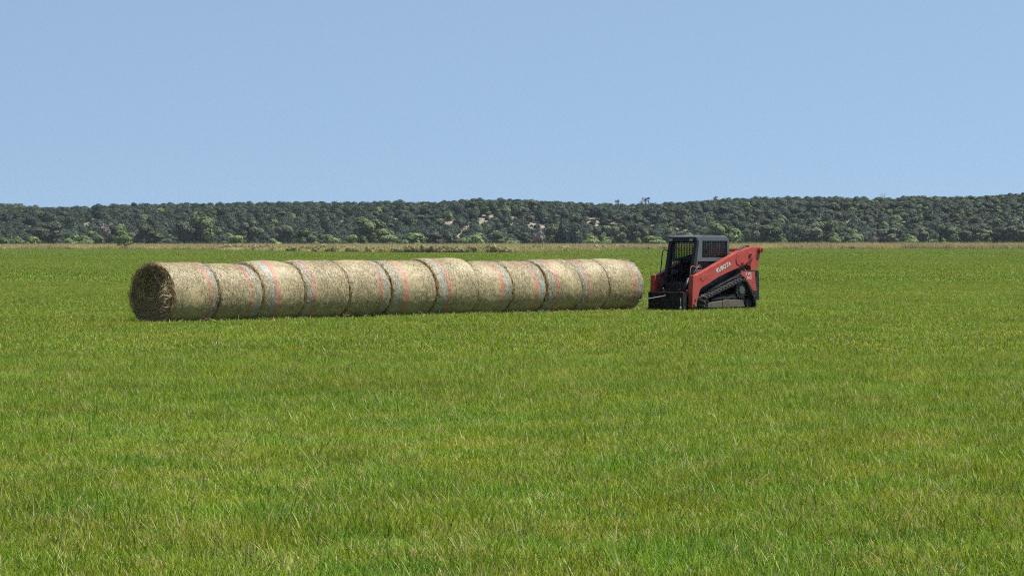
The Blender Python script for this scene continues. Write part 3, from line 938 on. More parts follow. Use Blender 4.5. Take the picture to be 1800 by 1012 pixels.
M_NET = netwrap_mat()

def endface_mat():
    m, nt = new_mat('bale_end_hay'); N = NT(nt)
    tc = N.n('ShaderNodeTexCoord'); pos = tc.outputs['Object']
    sep = N.n('ShaderNodeSeparateXYZ'); N.l(pos, sep.inputs[0])
    r2 = N.math('SQRT', N.math('ADD', N.math('POWER', sep.outputs[1], 2.0), N.math('POWER', N.math('SUBTRACT', sep.outputs[2], 0.77), 2.0)))
    wob = N.math('MULTIPLY', N.noise(pos, 4.0, 4), 0.12)
    ringv = N.math('SINE', N.math('MULTIPLY', N.math('ADD', r2, wob), 95.0))
    ring = N.math('ADD', N.math('MULTIPLY', ringv, 0.18), 0.5)
    n1 = N.noise(pos, 22.0, 5, 0.7)
    f = N.math('ADD', N.math('MULTIPLY', ring, 0.45), N.math('MULTIPLY', n1, 0.55))
    c = N.ramp(f, [(0.38, (0.09, 0.056, 0.024)), (0.5, (0.26, 0.168, 0.070)), (0.62, (0.50, 0.36, 0.17))])
    b = N.n('ShaderNodeBsdfPrincipled'); b.inputs['Roughness'].default_value = 0.9; b.inputs['Specular IOR Level'].default_value = 0.1
    N.l(c, b.inputs['Base Color'])
    bp = N.n('ShaderNodeBump'); bp.inputs['Strength'].default_value = 1.0; bp.inputs['Distance'].default_value = 0.05
    N.l(f, bp.inputs['Height']); N.l(bp.outputs[0], b.inputs['Normal'])
    out = N.n('ShaderNodeOutputMaterial'); N.l(b.outputs[0], out.inputs['Surface'])
    return m
M_END = endface_mat()

def strands(rng, c, d, nrm, length, width):
    """thin flat straws: centre c, direction d, facing nrm"""
    s = np.cross(nrm, d); s /= np.linalg.norm(s, axis=1)[:, None] + 1e-9
    a = d * (length / 2)[:, None]; b = s * (width / 2)[:, None]
    bend = nrm * (length * rng.uniform(0.0, 0.22, len(c)))[:, None]
    V = np.stack([c - a - b, c - a + b, c + bend * 0.5 + b, c + bend * 0.5 - b, c + a + bend + b * 0.5, c + a + bend - b * 0.5], 1)
    base = (np.arange(len(c)) * 6)[:, None]
    q = np.concatenate([base + np.array([[0, 1, 2, 3]]), base + np.array([[3, 2, 4, 5]])])
    return V.reshape(-1, 3), q

def make_bale(idx, start, udir, L, rad, red, blue, label, show_end):
    """local x runs along the bale from its near end; z up from the ground"""
    rng = np.random.default_rng(1000 + idx)
    root = empty('hay_bale', (start[0], start[1], 0), math.atan2(udir[1], udir[0]))
    tag(root, label, 'hay bale', 'round hay bales in one long row')
    NA, NL = 180, 46
    xs = L * (0.5 - 0.5 * np.cos(np.pi * np.linspace(0, 1, NL)))
    th = np.linspace(0, 2 * np.pi, NA, endpoint=False)
    XX, TT = np.meshgrid(xs, th, indexing='ij')
    lump = sinnoise(2000 + idx, 30, 2.6); fine = sinnoise(3000 + idx, 50, 16.0)
    pts = np.stack([XX.ravel(), np.cos(TT.ravel()) * rad, np.sin(TT.ravel()) * rad], 1)
    e = np.minimum(XX, L - XX).ravel()
    er = 0.070 + 0.015 * lump(pts * 0.7)
    q = np.clip(1 - e / er, 0, 1)
    rr = rad * (0.985 + 0.022 * np.sin(np.pi * np.clip(XX.ravel() / L, 0, 1))) - 0.030 * q ** 2.2 + 0.015 * lump(pts) + 0.0045 * fine(pts)
    yv = rr * np.cos(TT.ravel()); zv = rr * np.sin(TT.ravel())
    def settle(y, z):
        zf = np.where(z < -rad * 0.86, -rad * 0.86 + (z + rad * 0.86) * 0.45, z)
        return y * (1 + 0.02 * np.clip(-z / rad, -1, 1)), zf + rad * 0.92
    yv, zv = settle(yv, zv)
    V = np.stack([XX.ravel(), yv, zv], 1)
    UV = np.stack([XX.ravel(), TT.ravel() * rad], 1)
    # repeat the seam column so the texture runs without a jump
    i0 = np.arange(NL - 1)[:, None] * NA; j = np.arange(NA - 1)[None, :]
    quads = np.stack([i0 + j, i0 + NA + j, i0 + NA + j + 1, i0 + j + 1], -1).reshape(-1, 4)
    base = len(V)
    seam = V[np.arange(NL) * NA]; V = np.concatenate([V, seam]); UV = np.concatenate([UV, np.stack([xs, np.full(NL, 2 * np.pi * rad)], 1)])
    k = np.arange(NL - 1)
    q2 = np.stack([k * NA + NA - 1, (k + 1) * NA + NA - 1, base + k + 1, base + k], 1)
    quads = np.concatenate([quads, q2])
    # loose straws caught in the net
    n = 5200
    sx = rng.uniform(0.01, L - 0.01, n); st = rng.uniform(-0.6, np.pi + 0.6, n)
    nr = np.stack([np.zeros(n), np.cos(st), np.sin(st)], 1)
    tang = np.stack([np.zeros(n), -np.sin(st), np.cos(st)], 1); ax = np.tile([1.0, 0, 0], (n, 1))
    ang = rng.normal(0, 0.8, n)
    d = tang * np.cos(ang)[:, None] + ax * np.sin(ang)[:, None]
    rs = rad * 1.0 + rng.uniform(-0.004, 0.012, n) - 0.032 * np.clip(1 - np.minimum(sx, L - sx) / 0.07, 0, 1) ** 2.2
    yy, zz = settle(rs * np.cos(st), rs * np.sin(st))
    c = np.stack([sx, yy, zz], 1)
    SV, SQ = strands(rng, c, d, nr + rng.normal(0, 0.25, (n, 3)), rng.uniform(0.03, 0.13, n), rng.uniform(0.003, 0.007, n))
    nb = len(V)
    me = np_mesh('net_wrap', np.concatenate([V, SV]), [np.concatenate([quads, SQ + nb])], [M_NET, M_STRAW],
                 uvs=np.concatenate([UV, np.zeros((len(SV), 2))]), smooth=np.concatenate([np.ones(len(quads), bool), np.zeros(len(SQ), bool)]),
                 mat_idx=np.concatenate([np.zeros(len(quads)), np.ones(len(SQ))]))
    net = link('net_wrap', me, root)
    net['band'] = float(red); net['blue_band'] = float(blue)
    for side, xe, idx0 in ((-1, 0.0, 0), (1, L, (NL - 1) * NA)):
        NR = 26
        rim = V[idx0:idx0 + NA]
        cen = np.array([xe, 0, rad * 0.92])
        rings = []
        swirl = sinnoise(4000 + idx * 2 + side, 40, 7.0)
        for i in range(NR):
            f = 1 - i / NR
            p = cen + (rim - cen) * f
            dx = np.zeros(NA)
            if i > 0:
                dx = 0.018 * swirl(p) + 0.012 * np.sin(70 * f * rad + 3 * swirl(p * 0.5)) - 0.02 * (1 - f)
                if i == 1: dx = dx * 0.3 + 0.012
            p = p.copy(); p[:, 0] += side * dx
            rings.append(p)
        EV = np.concatenate(rings + [cen[None] + np.array([[-side * 0.02, 0, 0]])])
        i0 = np.arange(NR - 1)[:, None] * NA; j = np.arange(NA)[None, :]; j2 = (j + 1) % NA
        eq = np.stack([i0 + j, i0 + j2, i0 + NA + j2, i0 + NA + j], -1).reshape(-1, 4)
        et = np.stack([(NR - 1) * NA + np.arange(NA), (NR - 1) * NA + (np.arange(NA) + 1) % NA, np.full(NA, NR * NA)], 1)
        if side > 0: eq = eq[:, ::-1]; et = et[:, ::-1]
        n = 4200 if (side < 0 and show_end) else 900
        rr_ = rad * np.sqrt(rng.uniform(0.0, 0.97, n)); tt = rng.uniform(0, 6.283, n)
        ty = np.stack([np.zeros(n), -np.sin(tt), np.cos(tt)], 1); tr = np.stack([np.zeros(n), np.cos(tt), np.sin(tt)], 1)
        an = rng.normal(0, 0.32, n)
        dd = ty * np.cos(an)[:, None] + tr * np.sin(an)[:, None] + np.stack([side * np.abs(rng.normal(0, 0.25, n)), np.zeros(n), np.zeros(n)], 1)
        dd /= np.linalg.norm(dd, axis=1)[:, None]
        yy, zz = settle(rr_ * np.cos(tt), rr_ * np.sin(tt))
        cc = np.stack([np.full(n, xe) + side * (rng.uniform(0.0, 0.045, n)), yy, zz], 1)
        nn = np.tile([float(side), 0, 0], (n, 1)) + rng.normal(0, 0.4, (n, 3))
        SV, SQ = strands(rng, cc, dd, nn, rng.uniform(0.06, 0.30, n), rng.uniform(0.004, 0.010, n))
        b0 = len(EV)
        fl = [np.concatenate([eq, SQ + b0]), et]
        me = np_mesh('end_face', np.concatenate([EV, SV]), fl, [M_END, M_STRAWD], smooth=np.concatenate([np.ones(len(eq), bool), np.zeros(len(SQ), bool), np.ones(len(et), bool)]),
                     mat_idx=np.concatenate([np.zeros(len(eq)), np.ones(len(SQ)), np.zeros(len(et))]))
        link('end_face', me, root)
    if show_end:      # hay pulled loose out of the open end, catching the sun near the rim
        n = 300
        zc = rad * 0.92 + rng.normal(-0.02, 0.16, n); yc = -(0.57 + rng.normal(0, 0.06, n))
        cc = np.stack([-rng.uniform(0.02, 0.24, n), yc, zc], 1)
        dd = rng.normal(0, 0.6, (n, 3)) + np.array([-0.6, -0.1, 0.15]); dd /= np.linalg.norm(dd, axis=1)[:, None]
        nn = rng.normal(0, 1, (n, 3))
        SV, SQ = strands(rng, cc, dd, nn, rng.uniform(0.06, 0.22, n), rng.uniform(0.005, 0.011, n))
        tf = link('loose_hay', np_mesh('loose_hay', SV, [SQ], [M_TUFT]), root)
        tf['label'] = 'reddish tuft of hay pulled out of the open end'
        # one long straw
        n = 3
        cc = np.array([[-0.07, -0.08, 1.02], [-0.06, 0.3, 1.25], [-0.06, -0.2, 1.2]]); dd = np.array([[-0.1, -0.8, -0.55], [0, 0.9, -0.15], [-0.1, -0.6, 0.3]])
        dd /= np.linalg.norm(dd, axis=1)[:, None]
    return root

U = Vector((0.640, 0.768)).normalized(); NV = Vector((U.y, -U.x))
RAD = 0.775
SEAM = [308, 391, 465, 538, 618, 692, 770, 842, 905, 964, 1024, 1075, 1134]
DN0 = 72.6
N0 = Vector((X_at(SEAM[0], DN0), DN0))           # near rim point of the first bale
P0 = N0 - NV * RAD
T = []
for s in SEAM:
    k = (s - 900) / F
    T.append((k * N0.y - N0.x) / (U.x - k * U.y))
print('bale starts', [round(t, 2) for t in T])
# red and blue band place along each bale (share of its length from the near end)
BANDS = [(0.80, 0.92), (0.72, 0.88), (0.33, 0.20), (0.18, 0.10), (0.76, 0.90), (0.30, 0.12), (0.28, 0.14), (0.68, 0.86), (0.70, 0.88), (0.26, 0.12), (0.24, 0.12), (0.72, 0.88)]
BRAD = [0.0, -0.02, 0.0, 0.012, 0.005, 0.005, 0.03, -0.015, -0.01, 0.005, 0.005, 0.0]
BLAB = ['first round hay bale at the left end of the row, dark open end showing',
        'second round hay bale from the left, slightly lower, red stripe near its right edge',
        'third round hay bale from the left in the row',
        'fourth round hay bale from the left, red stripe near its left edge',
        'fifth round hay bale from the left, red stripe near its right edge',
        'sixth round hay bale from the left, mottled red and bluish wrap',
        'seventh round hay bale from the left, standing highest in the row',
        'eighth round hay bale from the left, just right of the highest one',
        'ninth round hay bale from the left, fourth from the loader end',
        'third round hay bale from the loader end of the row',
        'round hay bale next to last before the loader, red stripe near its left edge',
        'last round hay bale at the right end of the row, in front of the spear']
GAPS = [0.024, 0.014, 0.04, 0.065, 0.075, 0.07, 0.02, 0.028, 0.06, 0.018, 0.09, 0.0]
for i in range(12):
    L = T[i + 1] - T[i] - GAPS[i]
    st = P0 + U * T[i]
    a = math.atan2(U.y, U.x) + (R(3.0) if i == 0 else random.uniform(-0.008, 0.008))
    make_bale(i, st + NV * random.uniform(-0.02, 0.02), (math.cos(a), math.sin(a)), L, RAD + BRAD[i], BANDS[i][0] * L, BANDS[i][1] * L, BLAB[i], i == 0)

# straws fallen on the grass along the row
def litter():
    rng = np.random.default_rng(55); n = 420
    t = rng.uniform(-0.5, 18.8, n); off = RAD * 0.55 + np.abs(rng.normal(0, 0.5, n))
    cc = np.stack([P0.x + U.x * t + NV.x * off, P0.y + U.y * t + NV.y * off, 0.035 + np.abs(rng.normal(0, 0.03, n))], 1)
    dd = rng.normal(0, 1, (n, 3)); dd[:, 2] = np.abs(dd[:, 2]) * 0.5; dd /= np.linalg.norm(dd, axis=1)[:, None]
    SV, SQ = strands(rng, cc, dd, np.tile([0.1, -0.6, 1.0], (n, 1)), rng.uniform(0.06, 0.26, n), rng.uniform(0.004, 0.009, n))
    link('straw_litter', np_mesh('straw_litter', SV, [SQ], [M_STRAW]))['kind'] = 'stuff'
litter()
# a wisp of pale hay left on the field, and a yellow green weed by the first bales
def hay_wisp():
    Y = 505.0; rng = np.random.default_rng(77); n = 160
    cc = np.stack([rng.normal(0, 0.30, n), rng.normal(0, 0.25, n), 0.15 + np.abs(rng.normal(0, 0.06, n))], 1)
    dd = rng.normal(0, 1, (n, 3)); dd[:, 2] *= 0.15; dd /= np.linalg.norm(dd, axis=1)[:, None]
    SV, SQ = strands(rng, cc, dd, np.tile([0, 0, 1.0], (n, 1)), rng.uniform(0.2, 0.6, n), rng.uniform(0.02, 0.05, n))
    o = link('hay_wisp', np_mesh('hay_wisp', SV, [SQ], [M_STRAW]), None, (X_at(502, Y), Y, 0.0))
    tag(o, 'thin wisp of pale hay lying on the green field beyond the bales', 'hay')
hay_wisp()
M_YELLOW = leaf_mat('yellow_weed_leaves', [(0, (0.16, 0.22, 0.02)), (1, (0.42, 0.42, 0.04))], obj_var=0, transl=0.3)
def weed_plant():
    Y = 71.6
    root = empty('weed_plant', (X_at(373, Y), Y, 0))
    tag(root, 'small yellow green weed in the grass below the first bale', 'weed')
    lob = [(0, 0, 0.12, 0.06, 0.05, 0.05), (-0.06, 0, 0.09, 0.04, 0.04, 0.03), (0.07, 0, 0.10, 0.04, 0.04, 0.03)]
    link('foliage', leaf_cloud(930, lob, 110, 0.011, M_YELLOW, 'weed_foliage'), root)
    b = MB()
    for k in range(4): b.tube([(0, 0, 0), (-0.1 + 0.07 * k, 0, 0.15)], 0.004, 5)
    b.build('stem', M_WEED, root)
weed_plant()

# ------------------------------------------------------------------ compact track loader
M_RED = paint_mat('red_paint', (0.325, 0.038, 0.027), 0.38, (0.30, 0.14, 0.10), 0.30, fade=(0.35, 0.050, 0.037), scale=5)
M_DRED = paint_mat('dull_red_paint', (0.30, 0.045, 0.03), 0.5, (0.22, 0.13, 0.09), 0.4, scale=6)
M_BLACK = paint_mat('black_paint', (0.009, 0.009, 0.010), 0.45, (0.06, 0.052, 0.042), 0.16, scale=5)
M_DARK = paint_mat('dark_interior', (0.008, 0.008, 0.009), 0.8, (0.03, 0.028, 0.025), 0.3)
M_CAB = paint_mat('grey_cab_paint', (0.080, 0.092, 0.107), 0.42, (0.15, 0.14, 0.125), 0.25, scale=5)
M_RUBBER = paint_mat('dusty_rubber', (0.014, 0.014, 0.014), 0.8, (0.07, 0.062, 0.05), 0.5, scale=7, spec=0.15)
M_LUG = paint_mat('worn_rubber_lugs', (0.065, 0.064, 0.062), 0.65, (0.13, 0.125, 0.112), 0.6, scale=7, spec=0.2)
M_DUSTY = paint_mat('dusty_steel', (0.085, 0.072, 0.058), 0.8, (0.15, 0.128, 0.10), 0.8, scale=4, spec=0.15)
M_STEEL = paint_mat('worn_steel', (0.10, 0.10, 0.105), 0.5, (0.20, 0.17, 0.13), 0.4, metallic=0.8)
M_HUB = paint_mat('grey_hub', (0.045, 0.045, 0.045), 0.6, (0.10, 0.09, 0.07), 0.6)
M_WHITE = paint_mat('white_lettering', (0.50, 0.48, 0.45), 0.5, (0.5, 0.4, 0.35), 0.2)
M_LAMP = paint_mat('lamp_lens', (0.30, 0.31, 0.31), 0.2, (0.3, 0.28, 0.25), 0.2)
M_HOSE = paint_mat('tan_hose', (0.20, 0.12, 0.095), 0.5, (0.24, 0.18, 0.14), 0.4)

def pane_mat(name='tinted_pane', tint=(0.86, 0.90, 0.88, 1)):
    m, nt = new_mat(name); N = NT(nt)
    t = N.n('ShaderNodeBsdfTransparent'); t.inputs[0].default_value = tint
    g_ = N.n('ShaderNodeBsdfGlossy'); g_.inputs['Roughness'].default_value = 0.05
    ms = N.n('ShaderNodeMixShader'); ms.inputs[0].default_value = 0.06
    N.l(t.outputs[0], ms.inputs[1]); N.l(g_.outputs[0], ms.inputs[2])
    out = N.n('ShaderNodeOutputMaterial'); N.l(ms.outputs[0], out.inputs['Surface'])
    return m
M_PANE = pane_mat()
M_PANE_DARK = pane_mat('dark_tinted_pane', (0.80, 0.85, 0.80, 1))
LO = empty('track_loader', (X_at(1239, 88.0), 88.0, 0), math.atan2(-0.73, -0.68))
tag(LO, 'red and black compact track loader with caged cab and bale spear', 'loader')

def hull(pts):
    pts = sorted(set(pts))
    def half(ps):
        h = []
        for p in ps:
            while len(h) >= 2 and (h[-1][0] - h[-2][0]) * (p[1] - h[-2][1]) - (h[-1][1] - h[-2][1]) * (p[0] - h[-2][0]) <= 0: h.pop()
            h.append(p)
        return h
    a = half(pts); b = half(pts[::-1])
    return a[:-1] + b[:-1]

def belt_path(extra=0.0):
    cs = [(0.99, 0.225, 0.155), (-0.58, 0.60, 0.255), (-0.98, 0.20, 0.155), (0.6, 0.16, 0.115), (-0.5, 0.16, 0.115)]
    pts = []
    for cx, cz, r in cs:
        for k in range(40):
            t = 6.2832 * k / 40
            pts.append((round(cx + (r + extra) * math.cos(t), 5), round(cz + (r + extra) * math.sin(t), 5)))
    return hull(pts)

def make_track(side):
    y0, y1 = (0.53, 0.98) if side > 0 else (-0.98, -0.53)
    b = MB()
    outer = belt_path(0.045); inner = belt_path(0.0)
    def resample(poly, n):
        P_ = [Vector(p) for p in poly]; segs = [(P_[(i + 1) % len(P_)] - P_[i]).length for i in range(len(P_))]
        tot = sum(segs); out = []; i = 0; acc = 0.0
        for k in range(n):
            d = tot * k / n
            while acc + segs[i] < d: acc += segs[i]; i += 1
            out.append(P_[i].lerp(P_[(i + 1) % len(P_)], (d - acc) / segs[i]))
        return out, tot
    no = 120
    o_, tot = resample(outer, no)
    def inward(i, k):
        a = o_[(i - 1) % no]; c = o_[(i + 1) % no]; t = (c - a).normalized()
        return o_[i] + Vector((-t.y, t.x)) * k
    vs = []
    for i in range(no):
        p = o_[i]; q_ = inward(i, 0.045)
        vs += [(p.x, y0, p.y), (p.x, y1, p.y), (q_.x, y1, q_.y), (q_.x, y0, q_.y)]
    fs = []
    for i in range(no):
        j = (i + 1) % no
        for k in range(4):
            k2 = (k + 1) % 4
            fs.append((i * 4 + k, j * 4 + k, j * 4 + k2, i * 4 + k2))
    b.add(vs, fs, 0)
    nl = 40
    lp, _ = resample(outer, nl * 2)
    for i in range(nl * 2):
        half = i % 2
        a = lp[i - 1]; c = lp[(i + 1) % (nl * 2)]; t = (c - a).normalized(); nrm = Vector((t.y, -t.x))
        w = 0.036
        p = lp[i]
        ya, yb = ((y0 + 0.005, y0 + 0.25) if half == 0 else (y1 - 0.25, y1 - 0.005))
        sk = 0.03 if half == 0 else -0.03
        vv = []
        for (y_, s_) in ((ya, -sk), (yb, sk)):
            for (dt, dn) in ((-w, -0.003), (w, -0.003), (w * 0.75, 0.034), (-w * 0.75, 0.034)):
                q_ = p + t * (dt + s_) + nrm * dn
                vv.append((q_.x, y_, q_.y))
        b.add(vv, [(0, 1, 2, 3), (4, 7, 6, 5), (0, 4, 5, 1), (1, 5, 6, 2), (2, 6, 7, 3), (3, 7, 4, 0)], 1)
    tr = b.build('track', [M_RUBBER, M_LUG], LO)
    yc = (y0 + y1) / 2; so = 1 if side > 0 else -1; yo = y1 if side > 0 else y0   # outer side
    def disc(name, cx, cz, r, ya, yb, mat, n=28, parent=tr):
        m = MB(); m.prism([(cx + r * math.cos(6.2832 * k / n), cz + r * math.sin(6.2832 * k / n)) for k in range(n)], min(ya, yb), max(ya, yb))
        return m.build(name, mat, parent, bevel=0.008)
    # sprocket with teeth and grey hub
    m = MB(); prof = []
    for k in range(15 * 4):
        t = 6.2832 * k / 60; r = 0.262 if k % 4 in (0, 1) else 0.215
        prof.append((-0.58 + r * math.cos(t), 0.60 + r * math.sin(t)))
    m.prism(prof, yc - 0.05, yc + 0.09 * so + 0.05)
    sp = m.build('sprocket', M_BLACK, tr)
    m = MB(); m.prism([(-0.58 + 0.125 * math.cos(6.2832 * k / 24), 0.60 + 0.125 * math.sin(6.2832 * k / 24)) for k in range(24)], *sorted((yc + 0.10 * so, yo - 0.055 * so)))
    for k in range(10):
        t = 6.2832 * k / 10; cx, cz = -0.58 + 0.165 * math.cos(t), 0.60 + 0.165 * math.sin(t)
        m.prism([(cx + 0.016 * math.cos(6.2832 * q_ / 8), cz + 0.016 * math.sin(6.2832 * q_ / 8)) for q_ in range(8)], *sorted((yc + 0.09 * so, yo - 0.075 * so)), 1)
    m.build('hub', [M_HUB, M_STEEL], tr, bevel=0.01)
    disc('idler', 0.99, 0.225, 0.145, yc - 0.12, yc + 0.12, M_BLACK)
    disc('idler', -0.98, 0.20, 0.14, yc - 0.12, yc + 0.12, M_BLACK)
    for cx in (0.52, 0.2, -0.12, -0.44): disc('roller', cx, 0.16, 0.105, yc - 0.15, yc + 0.15, M_BLACK)
    # frame and dusty guard plates
    m = MB()
    m.prism([(0.95, 0.28), (0.75, 0.36), (0.1, 0.46), (-0.40, 0.50), (-0.75, 0.45), (-0.95, 0.24), (-0.6, 0.22), (0.6, 0.22)], yc - 0.10, yc + 0.10)
    m.build('track_frame', M_DARK, tr, bevel=0.01)
    ga, gb = sorted((yc + 0.10 * so, yo - 0.035 * so))
    m = MB()
    m.prism([(1.02, 0.10), (1.00, 0.215), (0.86, 0.255), (0.36, 0.305), (0.36, 0.10)], ga, gb)
    m.prism([(0.34, 0.10), (0.34, 0.285), (0.18, 0.335), (-0.40, 0.315), (-0.60, 0.29), (-0.70, 0.10)], ga, gb)
    m.prism([(0.85, 0.335), (0.80, 0.31), (-0.3, 0.375), (-0.3, 0.40), (0.5, 0.395)], ga, gb - 0.02 if side > 0 else gb, 1)
    m.build('roller_guard', [M_DUSTY, M_BLACK], tr, bevel=0.02)
    return tr
make_track(1); make_track(-1)

# chassis: belly, upper sides above the tracks
b = MB()
b.prism([(1.05, 0.25), (1.15, 0.62), (1.0, 0.80), (-1.40, 0.95), (-1.45, 0.35), (-1.2, 0.25)], -0.50, 0.50)
b.prism([(0.9, 0.50), (0.2, 0.78), (-0.5, 1.00), (-0.75, 1.16), (-1.45, 1.16), (-1.45, 0.98), (-0.9, 0.96), (-0.3, 0.90), (0.6, 0.62)], 0.52, 0.80)
b.prism([(0.9, 0.50), (0.2, 0.78), (-0.5, 1.00), (-0.75, 1.16), (-1.45, 1.16), (-1.45, 0.98), (-0.9, 0.96), (-0.3, 0.90), (0.6, 0.62)], -0.80, -0.52)
b.prism([(1.0, 0.62), (0.95, 1.05), (-0.3, 1.25), (-0.9, 1.30), (-0.9, 0.92)], 0.44, 0.56)
b.prism([(1.0, 0.62), (0.95, 1.05), (-0.3, 1.25), (-0.9, 1.30), (-0.9, 0.92)], -0.56, -0.44)
b.build('chassis', M_BLACK, LO, bevel=0.012)
b = MB()        # engine cover behind the cab
b.prism([(-0.50, 0.95), (-0.50, 1.40), (-0.66, 1.47), (-1.25, 1.44), (-1.55, 1.32), (-1.60, 0.40), (-1.45, 0.35)], -0.49, 0.49)
b.build('engine_hood', M_RED, LO, bevel=0.02)

def side_cover(s):
    y = 0.70 * s; a, c = sorted((y, y + 0.10 * s))
    m = MB()
    m.prism([(-0.66, 1.155), (-1.53, 1.155), (-1.54, 0.90), (-1.55, 0.30), (-1.43, 0.27), (-1.26, 0.52), (-1.12, 0.66), (-1.01, 0.82), (-0.82, 0.95), (-0.66, 1.01)], a, c)
    o = m.build('rear_cover', M_BLACK, LO, bevel=0.012)
    a2, c2 = sorted((y + 0.10 * s, y + 0.106 * s))
    m = MB()
    m.prism([(-0.68, 1.128), (-1.33, 1.128), (-1.35, 0.85), (-1.42, 0.56), (-1.26, 0.56), (-1.06, 0.78), (-0.84, 0.96), (-0.68, 1.035)], a2, c2)
    m.build('red_panel', M_RED, o, bevel=0.002)
    m = MB()
    for k in range(4):
        z = 0.58 + 0.07 * k
        m.box(-1.38, -1.20 + 0.03 * k, c2 - 0.001 if s > 0 else a2 - 0.003, c2 + 0.003 if s > 0 else a2 + 0.001, z, z + 0.012)
    m.build('vent_slots', M_DRED, o)
    return o, (c2 if s > 0 else a2)

def lettering(text, parent, origin, size, slope, mat, s=1, shear=0.0, bold=0.0, spacing=1.0, name='lettering', wide=1.0):
    cu = bpy.data.curves.new(name, 'FONT')
    cu.body = text; cu.size = size; cu.extrude = 0.0025; cu.offset = bold; cu.shear = shear; cu.space_character = spacing
    cu.align_x = 'CENTER'; cu.align_y = 'CENTER'
    t = bpy.data.objects.new(name, cu); COL.objects.link(t)
    me = bpy.data.meshes.new_from_object(t.evaluated_get(bpy.context.evaluated_depsgraph_get()))
    bpy.data.objects.remove(t)
    me.materials.clear(); me.materials.append(mat)
    o = link(name, me, parent)
    ex = Vector((-math.cos(slope) * s, 0, math.sin(slope)))
    ey = Vector((math.sin(slope) * s, 0, math.cos(slope))); ez = ex.cross(ey)
    M = Matrix((ex * wide, ey, ez)).transposed().to_4x4()
    M.translation = Vector(origin)
    o.matrix_local = M
    return o

cov, yf = side_cover(1)
lettering('SVL', cov, (-1.02, yf + 0.003, 1.06), 0.118, 0, M_WHITE, 1, 0.25, 0.0005, 1.15, wide=1.6)
lettering('90', cov, (-1.04, yf + 0.003, 0.94), 0.135, 0, M_WHITE, 1, 0.25, 0.0005, 1.1, wide=1.55)
lettering('-2', cov, (-1.27, yf + 0.003, 0.905), 0.07, 0, M_HUB, 1, 0.2, 0.0)
cov, yf = side_cover(-1)
lettering('SVL', cov, (-1.02, yf - 0.003, 1.06), 0.14, 0, M_WHITE, -1, 0.25, 0.0015, 1.1, wide=1.55)
lettering('90', cov, (-1.04, yf - 0.003, 0.925), 0.16, 0, M_WHITE, -1, 0.25, 0.0015, 1.1, wide=1.5)

ARM = [(1.50, 1.03), (1.30, 1.05), (1.08, 1.13), (0.373, 1.385), (-0.50, 1.690), (-0.56, 1.730), (-1.17, 1.855), (-1.29, 1.845), (-1.37, 1.76), (-1.27, 1.52), (-0.86, 1.30), (-0.29, 1.165), (0.373, 0.965), (0.77, 0.80), (1.08, 0.69), (1.20, 0.60), (1.37, 0.14), (1.43, 0.08), (1.54, 0.12), (1.53, 0.6)]
def make_arm(s):
    a, c = sorted((0.64 * s, 0.80 * s))
    m = MB(); m.prism(ARM, a, c)
    arm = m.build('lift_arm', M_RED, LO, bevel=0.014)
    yo = 0.80 * s
    def plate(prof, th, name, mat, bev=0.006):
        q_ = MB(); q_.prism(prof, *sorted((yo - 0.001 * s, yo + th * s))); return q_.build(name, mat, arm, bevel=bev)
    def circ(cx, cz, r, n=20): return [(cx + r * math.cos(6.2832 * k / n), cz + r * math.sin(6.2832 * k / n)) for k in range(n)]
    plate([(-0.52, 1.62), (-0.62, 1.70), (-1.14, 1.83), (-1.26, 1.80), (-1.22, 1.56), (-0.86, 1.335), (-0.62, 1.30), (-0.47, 1.36), (-0.44, 1.48)], 0.016, 'boss_plate', M_RED)
    plate([(1.20, 0.96), (1.12, 1.05), (0.98, 1.08), (0.86, 1.05), (0.90, 0.96), (1.08, 0.85)], 0.010, 'reinforcement', M_RED)
    for cx, cz, r, th in ((-1.09, 1.62, 0.065, 0.05), (-0.73, 1.375, 0.045, 0.04)):
        q_ = MB(); q_.prism(circ(cx, cz, r), *sorted((yo, yo + th * s)), 0)
        q_.prism(circ(cx, cz, r * 0.5, 12), *sorted((yo + th * s, yo + (th + 0.012) * s)), 1)
        q_.build('pivot_pin', [M_RED, M_DARK], arm, bevel=0.004)
    q_ = MB(); q_.prism([(-0.53, 1.41), (-0.555, 1.41), (-0.60, 1.56), (-0.55, 1.60), (-0.53, 1.56)], *sorted((yo + 0.0165 * s, yo + 0.019 * s))); q_.build('slot', M_DRED, arm)
    # foot pin that carries the coupler
    q_ = MB(); q_.prism(circ(1.44, 0.18, 0.055), *sorted((0.60 * s, 0.85 * s))); q_.prism(circ(1.40, 0.34, 0.03, 12), *sorted((0.80 * s, 0.83 * s)))
    q_.build('foot_pin', M_DUSTY, arm, bevel=0.006)
    lettering('KUBOTA', arm, (0.13, yo + 0.004 * s, 1.255), 0.168, R(19.3) , M_WHITE, s, 0.0, 0.005, 1.04)
    # rear link tower
    q_ = MB()
    q_.prism([(-1.40, 1.82), (-1.52, 1.845), (-1.62, 1.83), (-1.685, 1.76), (-1.66, 1.66), (-1.60, 1.40), (-1.50, 1.17), (-1.22, 1.17), (-1.20, 1.30), (-1.30, 1.48)], *sorted((0.60 * s, 0.74 * s)))
    q_.prism(circ(-1.62, 1.755, 0.085), *sorted((0.70 * s, 0.83 * s)))
    q_.prism(circ(-1.62, 1.755, 0.045, 14), *sorted((0.83 * s, 0.842 * s)), 1)
    q_.build('rear_link', [M_RED, M_DARK], LO, bevel=0.012)
    # lift cylinder under the arm
    q_ = MB(); q_.tube([(-0.90, 0.68 * s, 1.30), (-1.02, 0.68 * s, 1.10)], 0.028, 12, 1); q_.tube([(-0.98, 0.68 * s, 1.16), (-1.25, 0.68 * s, 0.80)], 0.055, 12, 0)
    q_.build('lift_cylinder', [M_BLACK, M_STEEL], LO, smooth=True)
    return arm
make_arm(1); make_arm(-1)
